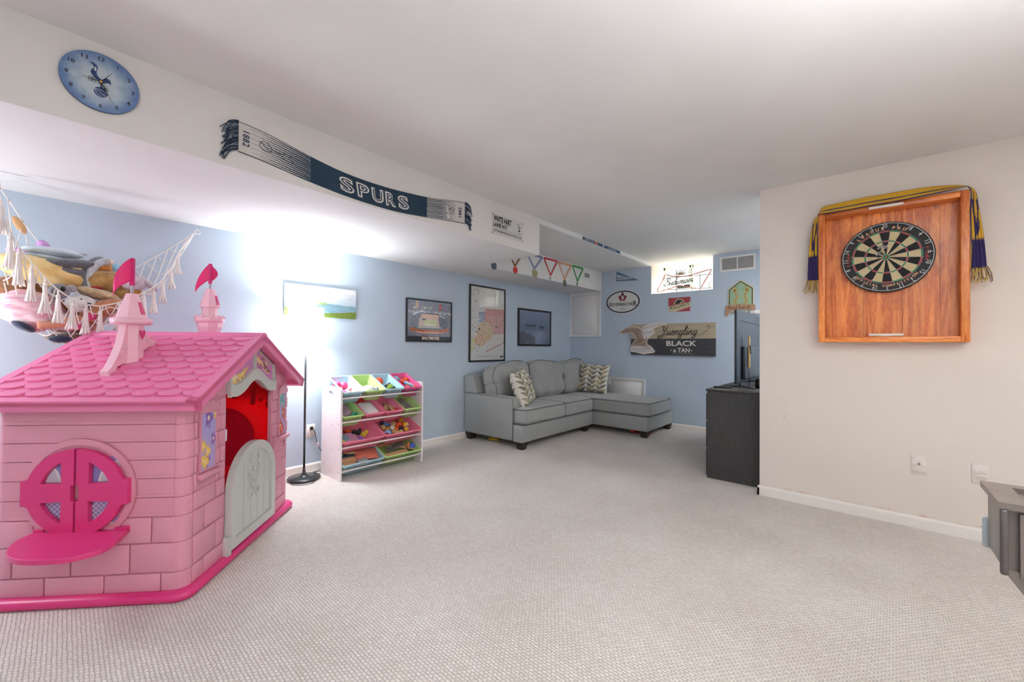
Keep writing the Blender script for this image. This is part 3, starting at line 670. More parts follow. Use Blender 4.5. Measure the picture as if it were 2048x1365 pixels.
MB().lathe([(.133, 1.168), (.135, 1.168), (.135, 1.428), (.133, 1.428), (.133, 1.168)], n=48).build('lamp_shade', shm, lp)
sp = MB()
for k in range(3): a = k * 2 * PI / 3; sp.tube([(0, 0, 1.20), (.13 * math.cos(a), .13 * math.sin(a), 1.20)], .002, 6)
sp.cyl((0, 0, 1.19), (0, 0, 1.235), .014).build('socket', M_BLK, lp)
em = mat('lit_bulb', '#ffffff', .5, emit=6); MB().ball((0, 0, 1.275), (.028, .028, .038)).build('bulb', em, lp)
l = bpy.data.lights.new('lamp_bulb_light', 'POINT'); l.energy = 42; l.color = (.9, .96, 1); l.shadow_soft_size = .09
lo_ = bpy.data.objects.new('lamp_bulb_light', l); COL.objects.link(lo_); lo_.location = (-3.555, 1.486, 1.29)
cdm = MB(); cdm.tube(smooth2([(-.12, .06, .004), (-.02, .14, .03), (.05, .10, .028), (.16, .0, .004), (.10, -.12, .004), (-.06, -.10, .004)], 5), .0025, 6)
cdm.tube(smooth2([(-.16, .128, .39), (-.13, .135, .37), (-.12, .15, .30), (-.125, .165, .24), (-.12, .20, .17), (-.14, .25, .10), (-.15, .22, .01), (-.12, .06, .005)], 6), .0028, 6)
c_ = cdm.build('power_cord', mat('black_cord', '#1d1d20', .5), lp)
MB().rbox((-.175 + .012, .128, .383), (.022, .026, .03), .005).build('plug', mat('black_plug', '#232326', .5), c_)
MB().rbox((-.124, .167, .235), (.016, .016, .045), .006).build('cord_switch', mat('pale_switch', '#d9c3cb', .5), c_)

# ---------------------------------------------------------------- toy organiser with bins
M_SHELF = mat('white_laminate', '#efe9ea', .5)
X0, X1, YA, YB, HT = -3.61, -3.272, 1.668, 2.465, .77
ts = thing('toy_storage_rack', 'white toy storage rack with slanted rows of coloured bins', 'storage rack', ((X0 + X1) / 2, (YA + YB) / 2, 0))
def L2(x, y, z): return (x - (X0 + X1) / 2, y - (YA + YB) / 2, z)
for y in (YA - .008, YB + .008):
    out = [(X0 - (X0 + X1) / 2, 0), (X1 - (X0 + X1) / 2, 0), (X1 - (X0 + X1) / 2, HT - .02), (X1 - (X0 + X1) / 2 - .02, HT), (X0 - (X0 + X1) / 2, HT)]
    o = MB().prism(out, y - .008 - (YA + YB) / 2, y + .008 - (YA + YB) / 2, holes=[circ(0, .715, .04, 16, ry=.018)]).build('side_panel', M_SHELF, ts)
    f = y + (-.0085 if y < 2 else .0085) - (YA + YB) / 2
    for z in (.64, .45, .25, .06):
        for (dx, dz) in ((-.12, .04), (.02, 0), (.14, .01)): MB().cyl((dx, f, z + dz), (dx, f + (-.001 if y < 2 else .001), z + dz), .0045, n=8).build('screw', mat('screw_grey', '#8a8784', .4, .7), o)
RODS = [.676, .477, .265, .072]
for z in RODS:
    for (x, zz_, nm) in ((X1 - .012, z, 'rod'), (X0 + .05, z + .135, 'rod')):
        if zz_ > .79: zz_ = .745; x = X0 + .03
        MB().cyl(L2(x, YA, zz_), L2(x, YB, zz_), .0075, n=10).build(nm, M_SHELF, ts)
BINC = {'blue': '#b2d9e7', 'green': '#bbdc8c', 'pink': '#f0829f', 'deep pink': '#e0609a'}
def make_bin(color, label, width, z, y, group):
    t = thing('storage_bin', label, 'bin', (X1 + .012, y, z + .048), 0, group); t.rotation_euler = (math.radians(24), 0, PI / 2)
    m = mat('bin_' + color.replace(' ', '_'), BINC[color], .35, spec=.5); w, d, h = width, .30, .105; q = MB()
    R = lambda e, z_, x=0: [(-w / 2 + e, 0 + e, z_), (w / 2 - e, 0 + e, z_), (w / 2 - e, d - e, z_), (-w / 2 + e, d - e, z_)]
    def ring(e, z_, r=.012): return [(x, y_, z_) for x, y_ in rrect(-w / 2 + e, e, w / 2 - e, d - e, r, 4)]
    loft(q, [ring(0.003, -.014), ring(0, -.012), ring(0, 0), ring(.004, .003), ring(.009, 0), ring(.011, -.006), ring(.028, -h, .02), ring(.06, -h - .001, .02)], cap=(False, True))
    loft(q, [ring(0.003, -.014), ring(.010, -.014), ring(.0255, -h - .003, .02), ring(.06, -h - .004, .02)], cap=(False, True))
    for s in (-1, 1): q.box((s * (w / 2 - .035), .008, -.03), (.003, .005, .03)); 
    q.build('tub', m, t); return t
lay = [(0, .2, ['blue', 'green', 'blue', 'deep pink']), (1, .2, ['green', 'pink', 'pink', 'green']), (2, .4, ['pink', 'pink']), (3, .4, ['blue', 'green'])]
ordn = {4: ['leftmost', 'second from left', 'third from left', 'rightmost'], 2: ['left', 'right']}
BINS = {}; rown = ['top', 'second', 'third', 'bottom']
for r, wd, cols in lay:
    for i, c in enumerate(cols):
        y = YA + wd * (i + .5) * (YB - YA) / .8
        cn_ = {'blue': 'pale blue', 'green': 'lime green', 'pink': 'pink', 'deep pink': 'magenta pink'}[c]
        BINS[(r, i)] = make_bin(c, f"{cn_} bin, {ordn[len(cols)][i]} in the {rown[r]} row of the rack", (wd - .006) * (YB - YA) / .8, RODS[r], y, 'bins in the toy rack')
def inbin(key, x, y, z):
    """point in bin coordinates -> world; y from front, z from the bottom"""
    o = BINS[key]; M = Matrix.Translation(o.location) @ o.rotation_euler.to_matrix().to_4x4(); return M @ Vector((x, y, z - .097)), o.rotation_euler
def toy(name, mb, m, label, cat, key, x, y, z, rot=(0, 0, 0), group=None):
    p, e = inbin(key, x, y, z); o = mb.build(name, m); o.matrix_world = Matrix.Translation(p) @ e.to_matrix().to_4x4() @ Euler(rot).to_matrix().to_4x4() @ Matrix.Scale(1.22, 4); return tag(o, label, cat, group)
def cm(c): return mat('toy_' + c.strip('#'), c, .45)
wood = mat('toy_wood', '#cda27a', .6, noise=.15, nscale=30, nstretch=(1, 8, 8))
K = (0, 0)
for i, (x, y) in enumerate(((-.05, .22), (.005, .20))): toy('toy_ball', MB().ball((0, 0, 0), .03), cm('#e64878'), ('left' if i == 0 else 'right') + ' one of two pink balls in the leftmost blue top bin', 'toy ball', K, x, y, .05)
def doll(skin, dress, hair):
    q = MB().ball((0, 0, .0), (.016, .014, .018)).cyl((0, 0, -.015), (0, 0, -.07), .012, .026); q.tube([(-.01, 0, -.02), (-.035, 0, -.05)], .005, 6); q.tube([(.01, 0, -.02), (.035, 0, -.05)], .005, 6); q.tube([(-.008, 0, -.07), (-.01, 0, -.11)], .006, 6); q.tube([(.008, 0, -.07), (.012, 0, -.11)], .006, 6); return q
toy('toy_doll', doll(0, 0, 0), cm('#e39a8f'), 'small doll with pink dress lying in the leftmost blue top bin', 'doll', K, .03, .13, .055, (-1.4, 0, .6))
toy('toy_bracelet', MB().tube([(.022 * math.cos(a), .022 * math.sin(a), 0) for a in np.linspace(0, 2 * PI, 17)[:-1]], .007, 8, closed=True), cm('#c9529e'), 'purple pink ring toy in the leftmost blue top bin', 'toy', K, -.035, .10, .04)
toy('toy_boat', MB().prism([(-.04, 0), (.04, 0), (.05, .02), (-.05, .02)], -.015, .015), cm('#b98a5c'), 'tan wooden toy piece in the leftmost blue top bin', 'toy', K, .045, .07, .035, (0, 0, .5))
K = (0, 1)
q = MB().ball((0, 0, 0), (.05, .04, .028), fn=lambda p: 1 + .15 * math.sin(9 * p.x + 4 * p.y)); toy('plush_toy', q, mat('white_plush', '#ded9e0', .95, noise=.2, nscale=60, bump=.6), 'small white and grey plush toy in the lime top bin', 'plush toy', K, -.005, .12, .04)
toy('toy_figure', MB().ball((0, 0, 0), (.022, .03, .018)).ball((.03, 0, .01), .014), cm('#8e86a6'), 'lilac grey toy animal in the lime top bin', 'toy', K, .04, .10, .04)
K = (0, 2)
toy('toy_ball', MB().ball((0, 0, 0), .036, mi=0), cm('#d8563c'), 'orange red ball in the blue top bin, third from left', 'toy ball', K, -.045, .22, .055)
car = thing('toy_car', 'green toy jeep with big black wheels in the third top bin', 'toy car'); p, e = inbin(K, .02, .12, .05); car.matrix_world = Matrix.Translation(p) @ e.to_matrix().to_4x4() @ Euler((.3, .1, .6)).to_matrix().to_4x4()
MB().rbox((0, 0, 0), (.10, .045, .022), .006).rbox((-.01, 0, .018), (.045, .04, .02), .006).build('body', cm('#a5bf52'), car)
for sx in (-1, 1):
    for sy in (-1, 1): w_ = MB().cyl((sx * .035, sy * .02, -.004), (sx * .035, sy * .038, -.004), .019, n=16).build('wheel', cm('#2c2c2c'), car); MB().cyl((sx * .035, sy * .038, -.004), (sx * .035, sy * .040, -.004), .009, n=12).build('hub', cm('#b8c27a'), w_)
K = (0, 3)
toy('toy_ball', MB().ball((0, 0, 0), .03), cm('#7fb9cc'), 'pale blue ball in the magenta top bin', 'toy ball', K, -.045, .24, .055)
for i, (x, y, c, n) in enumerate(((.0, .19, '#d8402c', 'red round'), (.055, .22, '#e8643a', 'orange red'), (.055, .05, '#e8622e', 'orange tipped'), (-.02, .07, '#c95a4a', 'dull red'))):
    toy('toy_rattle', MB().ball((0, 0, 0), .022).cyl((0, 0, 0), (.05, .0, -.01), .007), cm(c), n + ' toy rattle in the magenta top bin', 'toy', K, x, y, .06, (0, 0, i * 1.3))
for i, (c, n) in enumerate((('#6fa9c4', 'blue'), ('#e9e6ea', 'white'))): toy('toy_stick', MB().cyl((-.06, 0, 0), (.06, 0, 0), .009).ball((.06, 0, 0), .013), cm(c), n + ' stick toy lying along the magenta top bin', 'toy', K, .015 + .02 * i, .13, .065, (0, 0, 1.9))
K = (1, 0)
toy('doll_clothes', MB().soft((0, 0, 0), (.10, .12, .05), .02, 8, warp=lambda v: (v.x + .006 * math.sin(40 * v.y), v.y, v.z + .01 * math.sin(60 * v.x))), mat('mauve_cloth', '#a68a96', .9, noise=.3, nscale=30), 'crumpled mauve doll cloth in the lime bin, leftmost in the second row', 'cloth', K, -.03, .15, .055)
toy('toy_cup', MB().lathe([(0, 0), (.02, 0), (.024, .04), (.022, .04), (.018, .003)], n=16), cm('#5bbf9c'), 'teal green cup in the lime bin, leftmost in the second row', 'toy cup', K, .035, .10, .04, (1.2, 0, .3))
K = (1, 1)
toy('folded_shirt', MB().soft((0, 0, 0), (.11, .165, .05), .02, 8, puff=(0, 0, .01)), mat('white_cloth', '#e6dfe2', .9, bump=.4, bscale=60), 'white cloth bundle filling a pink bin in the second row', 'cloth', K, .0, .13, .055)
toy('toy_heart', MB().prism([(a * .5, b * .5) for a, b in hh], -.012, .012), cm('#c62a30'), 'red heart shaped toy on the white cloth bundle', 'toy', K, -.02, .235, .085, (-.9, 0, 0))
K = (1, 2)
for i in range(5): toy('wooden_block', MB().rbox((0, 0, 0), (.075, .022, .018), .003, 1), wood, 'tan wooden block in the pink bin, third in the second row', 'toy block', K, -.045 + .022 * i, .10 + .035 * (i % 3), .05 + .006 * (i % 2), (0, .1, .5 + .35 * i), 'wooden blocks in the pink bin')
toy('toy_pot', MB().lathe([(0, 0), (.02, 0), (.022, .018), (.02, .018), (.018, .003)], n=16), cm('#c93d3a'), 'small red pot in the pink bin, third in the second row', 'toy', K, .05, .07, .05)
toy('toy_knife', MB().rbox((0, 0, 0), (.12, .012, .004), .002, 1), cm('#e8e4e0'), 'flat white stick across the pink bin, third in the second row', 'toy', K, .01, .04, .062, (0, 0, .05))
K = (1, 3)
for i in range(4): toy('train_track', MB().box((0, 0, 0), (.11, .025, .01)), mat('grey_track', '#8f8c86', .6, noise=.2, nscale=50), 'grey toy track piece in the lime bin, right end of the second row', 'toy track', K, -.02 + .012 * i, .20 - .04 * i, .06, (0, 0, .9 + .2 * i), 'grey track pieces in the lime bin')
for i in range(2): toy('wooden_peg', MB().cyl((0, 0, 0), (.03, 0, 0), .01), wood, 'short wooden peg in the lime bin, right end of the second row', 'toy', K, .01 + .035 * i, .07, .045, (0, 0, .4), 'wooden pegs in the lime bin')
K = (2, 0)
toy('toy_keyboard', MB().rbox((0, 0, 0), (.05, .13, .03), .006), cm('#7f9aa8'), 'grey blue toy piano in the left pink bin of the third row', 'toy', K, -.14, .15, .055, (0, 0, .3))
toy('toy_cloth', MB().soft((0, 0, 0), (.11, .12, .035), .015, 8), cm('#c98fb0'), 'lilac pink cloth toy in the left pink bin of the third row', 'toy', K, -.075, .11, .045)
for i, (x, y, c, n) in enumerate(((-.02, .16, '#1f1c20', 'black'), (.03, .17, '#25222a', 'dark grey'), (-.04, .21, '#d8582c', 'orange'), (.06, .13, '#d8b23c', 'yellow'), (.095, .15, '#c9a436', 'mustard'), (-.165, .06, '#b9d84a', 'lime'), (0, .08, '#8a62b8', 'purple'))):
    toy('toy_figure', MB().rbox((0, 0, 0), (.035, .03, .03), .008).ball((0, 0, .022), .014), cm(c), n + ' toy figure in the left pink bin of the third row', 'toy', K, x, y, .055, (i, .3 * i, i * 2))
K = (2, 1)
bc = {'yellow': '#e9b52a', 'orange': '#e2602a', 'blue': '#5b86ba', 'white': '#e4dccb', 'dark blue': '#27374f', 'red': '#b8342c', 'tan': '#c9a36a'}
rr = random.Random(12)
for i in range(34):
    n = rr.choice(list(bc)); 
    if i < 7: n = list(bc)[i]
    q = MB().rbox((0, 0, 0), (.032, .03, .02), .002, 1)
    for sx in (-1, 1):
        for sy in (-1, 1): q.cyl((sx * .008, sy * .0075, .01), (sx * .008, sy * .0075, .015), .005, n=10)
    toy('building_block', q, cm(bc[n]), n + ' studded block in the right pink bin of the third row', 'toy block', K, rr.uniform(-.15, .13), rr.uniform(.04, .25), rr.uniform(.03, .085), (rr.uniform(-.8, .8), rr.uniform(-.8, .8), rr.uniform(0, 3)), n + ' blocks in the pink bin')
toy('toy_ball', MB().ball((0, 0, 0), .024), cm('#86aee0'), 'light blue ball among the blocks in the third row', 'toy ball', K, -.13, .07, .07)
K = (3, 0)
toy('toy_truck', MB().rbox((0, 0, 0), (.09, .045, .04), .008).cyl((-.03, -.025, -.02), (-.03, .025, -.02), .014).cyl((.03, -.025, -.02), (.03, .025, -.02), .014), cm('#1e1f22'), 'black toy truck in the blue bottom bin', 'toy truck', K, -.10, .23, .075, (.1, 0, .2))
toy('toy_ball', MB().ball((0, 0, 0), .018), cm('#a9c86a'), 'small green ball in the blue bottom bin', 'toy ball', K, -.15, .19, .06)
for i, (x, y, a, l) in enumerate(((-.09, .06, .25, .17), (-.06, .10, .1, .20), (.02, .17, -.15, .22), (.02, .21, -.2, .16))):
    toy('wooden_plank', MB().rbox((0, 0, 0), (l, .04, .014), .004), wood, ['front', 'second', 'third', 'back'][i] + ' wooden plank, counted from the front of the blue bottom bin', 'toy plank', K, x, y, .065 + .01 * i, (0, .08, a))
toy('picture_book', MB().rbox((0, 0, 0), (.16, .11, .012), .002, 1), cm('#c9705c'), 'coral book lying in the blue bottom bin', 'book', K, .075, .12, .085, (.1, 0, -.2))
toy('clear_box', MB().rbox((0, 0, 0), (.08, .05, .02), .003), cm('#9fa6a4'), 'grey plastic case at the front of the blue bottom bin', 'box', K, .0, .03, .082, (0, 0, .2))
K = (3, 1)
for i, (x, y, a) in enumerate(((-.06, .05, .06), (-.08, .22, .1), (.03, .20, .15), (.10, .12, -.5))):
    toy('wooden_plank', MB().rbox((0, 0, 0), (.22 - .03 * i, .045, .014), .004), wood, ['front', 'back left', 'back middle', 'right'][i] + ' wooden plank in the lime bottom bin', 'toy plank', K, x, y, .07, (0, 0, a))
g_ = MB().prism([(-.09, -.025), (.09, -.025), (.09, .025), (-.09, .025)], -.004, .004, 'z', holes=[[(-.08, -.018), (.08, -.018), (.08, .018), (-.08, .018)]])
for k in range(12): g_.box((-.075 + k * .0136, 0, 0), (.003, .04, .006))
toy('wire_rack', g_, cm('#6e6a68'), 'grey toy grill rack lying across the lime bottom bin', 'toy', K, -.02, .13, .09, (0, 0, .25))
toy('toy_ball', MB().ball((0, 0, 0), .028), cm('#4a66c0'), 'blue ball in the lime bottom bin', 'toy ball', K, .15, .10, .08)
toy('toy_figure', MB().ball((0, 0, 0), (.016, .014, .02)).ball((0, 0, .022), .012), cm('#c0703c'), 'small orange brown figure in the lime bottom bin', 'toy', K, .10, .10, .09)
# ---------------------------------------------------------------- sofa
def fabric(name, c):
    if name in MATS: return MATS[name]
    m = mat(name, c, .95, noise=.12, nscale=260, bump=.35, bscale=600, sheen=.3, spec=.2); nt = m.node_tree
    n = nt.nodes.new('ShaderNodeTexNoise'); n.inputs['Scale'].default_value = 7; n.inputs['Detail'].default_value = 3; n.inputs['Distortion'].default_value = 1.5
    tc = nt.nodes.new('ShaderNodeTexCoord'); nt.links.new(tc.outputs['Object'], n.inputs['Vector'])
    b2 = nt.nodes.new('ShaderNodeBump'); b2.inputs['Strength'].default_value = .35; b2.inputs['Distance'].default_value = .03; nt.links.new(n.outputs[0], b2.inputs['Height'])
    ob = [k for k in nt.nodes if k.type == 'BUMP' and k != b2][0]; nt.links.new(b2.outputs[0], ob.inputs['Normal']); return m
FG = fabric('grey_sofa_fabric', '#989a99'); LEGM = mat('espresso_leg', '#2b2623', .5); PIPE = mat('dark_piping', '#5d5d5c', .9)
so = thing('sectional_sofa', 'grey fabric sectional sofa with chaise in the blue corner', 'sofa', (-3.2, 4.6, 0))
def sp_(p): return (p[0] + 3.2, p[1] - 4.6, p[2])
def sbox(mb, x0, x1, y0, y1, z0, z1, r=.015): return mb.rbox(sp_(((x0 + x1) / 2, (y0 + y1) / 2, (z0 + z1) / 2)), (x1 - x0, y1 - y0, z1 - z0), r, 2)
bf = MB(); sbox(bf, -3.70, -2.80, 3.572, 4.93, .08, .265); sbox(bf, -2.935, -2.80, 3.43, 3.58, .08, .265, .01); sbox(bf, -3.70, -2.045, 4.925, 5.79, .08, .265)
bf.build('base_frame', FG, so)
am = MB(); sbox(am, -3.715, -2.938, 3.43, 3.575, .082, .555, .02); o = am.build('arm', FG, so)
pm = MB()
for y in (3.434, 3.571): pm.tube([sp_(p) for p in ((-2.94, y, .09), (-2.94, y, .548), (-3.50, y, .553))], .003, 6)
pm.build('piping', PIPE, o)
am = MB(); sbox(am, -3.70, -2.86, 5.66, 5.795, .27, .56, .025); am.build('arm', FG, so)
bk = MB(); bk.prism([(-3.715 + 3.2, .56), (-3.715 + 3.2, .765), (-3.57 + 3.2, .765), (-3.50 + 3.2, .56)], 3.43 - 4.6, 5.79 - 4.6).prism([(-3.715 + 3.2, .1), (-3.715 + 3.2, .56), (-3.50 + 3.2, .56), (-3.50 + 3.2, .1)], 3.58 - 4.6, 5.79 - 4.6)
o = bk.build('back_frame', FG, so); b_ = o.modifiers.new('b', 'BEVEL'); b_.width = .012; b_.segments = 2; b_.limit_method = 'ANGLE'
def seat(x0, x1, y0, y1, z0, z1, notch=None, r=.045, puff=.012):
    c = ((x0 + x1) / 2, (y0 + y1) / 2, (z0 + z1) / 2); d = (x1 - x0, y1 - y0, z1 - z0)
    wp = None
    if notch:
        def wp(q):
            y = q.y
            if q.x < d[0] / 2 - .17 and y < -d[1] / 2 + .3: y = y + .148 * max(0, 1 - (y + d[1] / 2) / .3)
            return (q.x, y, q.z)
    o = MB().soft(sp_(c), d, r, 18, (.004, .004, puff), warp=wp).build('seat_cushion', FG, so)
    p = MB()
    for zz in (z0 + .012, z1 - .012):
        a, b2, c2, e = x0 + .01, y0 + .01, x1 - .004, y1 - .01
        pts = [(c2 - .16 if notch else a, b2 - .005, zz)] + [(x, y, zz) for x, y in circ(c2 - .035, b2 + .03, .036, 5, -90, 0)] + [(x, y, zz) for x, y in circ(c2 - .035, e - .03, .036, 5, 0, 90)]
        if x1 > -2.5 or not notch: pts += [(a + .2, e, zz)] if x1 > -2.5 else []
        p.tube([sp_(q) for q in pts], .0045, 6)
    p.build('piping', PIPE, o)
seat(-3.52, -2.775, 3.432, 4.245, .268, .445, notch=True); seat(-3.52, -2.775, 4.25, 4.90, .268, .445); seat(-3.52, -2.015, 4.905, 5.655, .262, .44, puff=.016)
for i, (y0, y1, tz, dx) in enumerate(((3.50, 4.21, .06, 0), (4.21, 4.93, -.02, .0), (4.93, 5.62, .03, .0))):
    ph_ = i * 1.7
    def wp(q, ph_=ph_, wy=(y1 - y0) / 2):
        a = q.x > 0; f = math.exp(-((q.z - .1) / .18) ** 2)
        w_ = .015 * math.sin(22 * q.z + 9 * q.y + ph_) * math.exp(-((abs(q.y) - wy) / .18) ** 2) + .008 * math.sin(26 * q.y + 14 * q.z + ph_ * 3)
        dz = -.03 * (abs(q.y) / wy) ** 3 * (1 if q.z > 0 else 0) + .012 * math.sin(7 * q.y + ph_ * 2) * (1 if q.z > .1 else 0)
        return (q.x + w_ * (1 if a else .3), q.y, q.z + dz)
    o = MB().soft(sp_((-3.385 + dx, (y0 + y1) / 2, .685)), (.25, y1 - y0 + .015, .47), .085, 24, (.035, .012, .01), rot=(0, -.17, tz), warp=wp).build('back_cushion', FG, so)
    p = MB(); hy = (y1 - y0) / 2 - .012
    for xx in (-.075, .085):
        p.tube([tuple(Matrix.Translation(sp_((-3.385 + dx, (y0 + y1) / 2, .685))) @ Euler((0, -.17, tz)).to_matrix().to_4x4() @ Vector(wp(Vector(q)))) for q in smooth2([(xx, -hy - .012, -.18), (xx, -hy - .016, .12), (xx, -hy + .04, .215), (xx, 0, .242), (xx, hy - .04, .215), (xx, hy + .016, .12), (xx, hy + .012, -.18)], 5)], .004, 6)
    p.build('piping', PIPE, o)
for (x, y) in ((-2.86, 3.49), (-3.65, 3.49), (-2.87, 4.82), (-2.105, 4.985), (-2.10, 5.73), (-3.65, 5.73)):
    q = MB(); loft(q, [[sp_((x + a, y + b, z)) for a, b in ((s, s), (-s, s), (-s, -s), (s, -s))] for s, z in ((.034, 0), (.05, .082))], smooth=False); q.build('leg', LEGM, so)
LEAF = colmat('leaf_print_fabric', .95, bump=.3)
def leafpat(u, v):
    c = [u * 0 + k for k in hexc('d0ccc2')]; cols = [hexc(k) for k in ('8b8970', '6f6b64', 'ad9b74', '7d7b6c', '9c8a68')]; k = 0
    for ci in range(3):
        cx = .17 + ci * .33; st = np.abs(u - cx - .008 * np.sin(14 * v)) < .006; c = [np.where(st, q, w_) for q, w_ in zip(hexc('6d675f'), c)]
        for r in range(7):
            for s in (-1, 1):
                y = (r + (.5 if (ci + (s > 0)) % 2 else .2)) / 6.2; a = math.radians(48) * s; px = cx + s * .075; 
                du, dv = u - px, v - y; p = du * math.cos(math.pi / 2 - abs(a)) * s + dv * math.sin(math.pi / 2 - abs(a)); q = -du * math.sin(math.pi / 2 - abs(a)) * s + dv * math.cos(math.pi / 2 - abs(a))
                e = (p / .098) ** 2 + (q / (.040 * (1 - p * 4).clip(.3, 1.4))) ** 2; cc = cols[k % 5]; k += 1
                c = [np.where(e < 1.25, z_, w_) for z_, w_ in zip(hexc('6f6a5e'), c)]; c = [np.where((e < .8) & (np.abs(q) > .003), z_, w_) for z_, w_ in zip(cc, c)]
    return c
def pillow(label, loc, rot, w_, h_, th):
    n = 61; u, v = np.meshgrid(np.linspace(0, 1, n), np.linspace(0, 1, n)); c = nlin(np.stack(np.broadcast_arrays(*leafpat(u, v)), -1).reshape(-1, 3))
    a, b = u.ravel() * 2 - 1, v.ravel() * 2 - 1; edge = np.clip((1 - a ** 4) * (1 - b ** 4), 0, 1) ** .55; t_ = th / 2 * edge + .004
    pin = 1 - .06 * (1 - a * a) * b * b; pin2 = 1 - .06 * (1 - b * b) * a * a
    X = a * w_ / 2 * pin2; Z = b * h_ / 2 * pin; mb = MB()
    wr = .004 * np.sin(9 * a + 5 * b) * edge
    mb.v = [(x, -y, z) for x, y, z in zip(X, t_ + wr, Z)] + [(x, y, z) for x, y, z in zip(X, t_, Z)]; mb.c = [tuple(k) for k in c] * 2; N2 = n * n
    for j in range(n - 1):
        for i in range(n - 1):
            q = (j * n + i, j * n + i + 1, (j + 1) * n + i + 1, (j + 1) * n + i); mb.f += [q, tuple(k + N2 for k in q[::-1])]
    bd = [i for i in range(n)] + [j * n + n - 1 for j in range(1, n)] + [(n - 1) * n + i for i in range(n - 2, -1, -1)] + [j * n for j in range(n - 2, 0, -1)]
    for k in range(len(bd)): a_, b_ = bd[k], bd[(k + 1) % len(bd)]; mb.f.append((a_, b_, b_ + N2, a_ + N2))
    mb.mi = [0] * len(mb.f); mb.sm = [True] * len(mb.f)
    o = mb.build('throw_pillow', LEAF, flip=True); o.location = loc; o.rotation_euler = rot; return tag(o, label, 'pillow')
pillow('leaf print throw pillow leaning against the left sofa arm', (-3.02, 3.70, .645), (math.radians(-20), math.radians(-6), math.radians(112)), .42, .42, .16)
pillow('leaf print throw pillow standing on the chaise end of the sofa', (-3.03, 5.34, .665), (math.radians(-13), math.radians(3), math.radians(8)), .45, .42, .15)
# toys under the sofa
tag(MB().rbox((0, 0, 0), (.12, .07, .035), .008).rbox((.0, 0, .02), (.06, .05, .012), .004).build('toy_truck_bed', cm('#c9a52e'), loc=(-3.37, 3.60, .02), rot=(0, 0, .3)), 'yellow toy peeking out under the left end of the sofa', 'toy')
tag(MB().ball((0, 0, 0), (.045, .03, .03)).ball((.04, 0, .01), .018).build('toy_dinosaur', cm('#5e7d4a'), loc=(-3.50, 3.60, .03)), 'green toy under the left end of the sofa by the rear leg', 'toy')
tag(MB().ball((0, 0, 0), .034).build('toy_ball', cm('#c33a20'), loc=(-2.33, 5.12, .034)), 'red ball under the sofa chaise', 'toy ball')
tag(MB().rbox((0, 0, 0), (.22, .06, .03), .01).build('toy_bat', cm('#9c2a22'), loc=(-2.22, 5.20, .016), rot=(0, 0, .1)), 'dark red long toy lying under the sofa chaise', 'toy')

# ---------------------------------------------------------------- dresser and television
BW_ = mat('black_brown_wood', '#383736', .5, noise=.3, nscale=14, nstretch=(6, 6, .5), bump=.2, bscale=80)
dr = thing('dresser', 'black wood grain dresser standing at the end of the white wall', 'dresser', (-.836, 4.6, 0))
MB().box((0, 0, .375), (.44, 1.55, .75)).build('body', BW_, dr)
MB().rbox((0, 0, .7585), (.456, 1.578, .019), .002, 1).build('top', BW_, dr)
for i in range(3):
    for j in range(2):
        d_ = MB().rbox((-.226, -.385 + .77 * j, .13 + .24 * i), (.014, .755, .23), .003, 1).build('drawer', BW_, dr)
TVM = mat('tv_black_plastic', '#262f38', .35, noise=.2, nscale=5); SCR = mat('dark_screen', '#0b0d10', .12)
tv = thing('television', 'flat black television seen from behind on the dresser', 'television', (-.87, 4.545, .768))
MB().rbox((0, 0, .367), (.02, 1.12, .65), .006, 2).build('panel', TVM, tv)
MB().box((-.0105, 0, .367), (.002, 1.10, .63)).build('screen', SCR, tv)
MB().rbox((.026, 0, .22), (.034, .78, .30), .012, 2).build('rear_housing', TVM, tv)
s_ = MB()
for k in range(24): s_.box((.011, -.40 + .034 * k, .60), (.003, .022, .006))
s_.build('vent_slots', DK, tv)
for s in (-1, 1):
    f = MB(); f.tube([(.0, s * .40, .06), (-.0, s * .40, .008)], .009, 8); f.tube([(-.13, s * .40 - .04, .005), (0, s * .40, .014), (.13, s * .40 - .04, .005)], .007, 8); f.build('foot', TVM, tv)
tag(MB().rbox((0, 0, 0), (.14, .05, .014), .004).build('remote_control', mat('remote_black', '#15171a', .4), loc=(-.975, 3.99, .776), rot=(0, 0, .15)), 'black remote control lying on the dresser top before the television', 'remote')
tag(MB().cyl((0, 0, 0), (0, 0, .06), .03, .024).ball((0, 0, .065), .026).build('speaker_puck', mat('puck_black', '#0f1012', .35), loc=(-.73, 4.18, .769)), 'small round black device on the dresser behind the television', 'device')
wd_ = thing('wooden_stick', 'pale wooden stick with black clip against the back of the television', 'stick', (-.815, 4.24, .769))
wb = MB(); wb.prism([(-.018, .18), (.014, .18), (.018, .30), (.012, .40), (.02, .44), (.004, .465), (-.012, .45), (-.02, .42), (-.012, .38)], -.006, .006, 'x').cyl((0, 0, .17), (0, 0, .19), .004, n=8); wb.build('shaft', mat('pale_pine', '#b8965c', .6, noise=.2, nscale=30), wd_)
MB().cyl((0, 0, 0), (0, 0, .18), .003, n=8).rbox((.004, .012, .34), (.02, .022, .085), .006, rot=(.35, 0, 0)).build('clip', mat('clip_black', '#131416', .4), wd_)
tag(MB().rbox((0, 0, 0), (.16, .03, .045), .004, 1).build('wall_box', PW, loc=(-1.03, BW - .016, 1.568)), 'small white box on the blue wall just above the television', 'box')

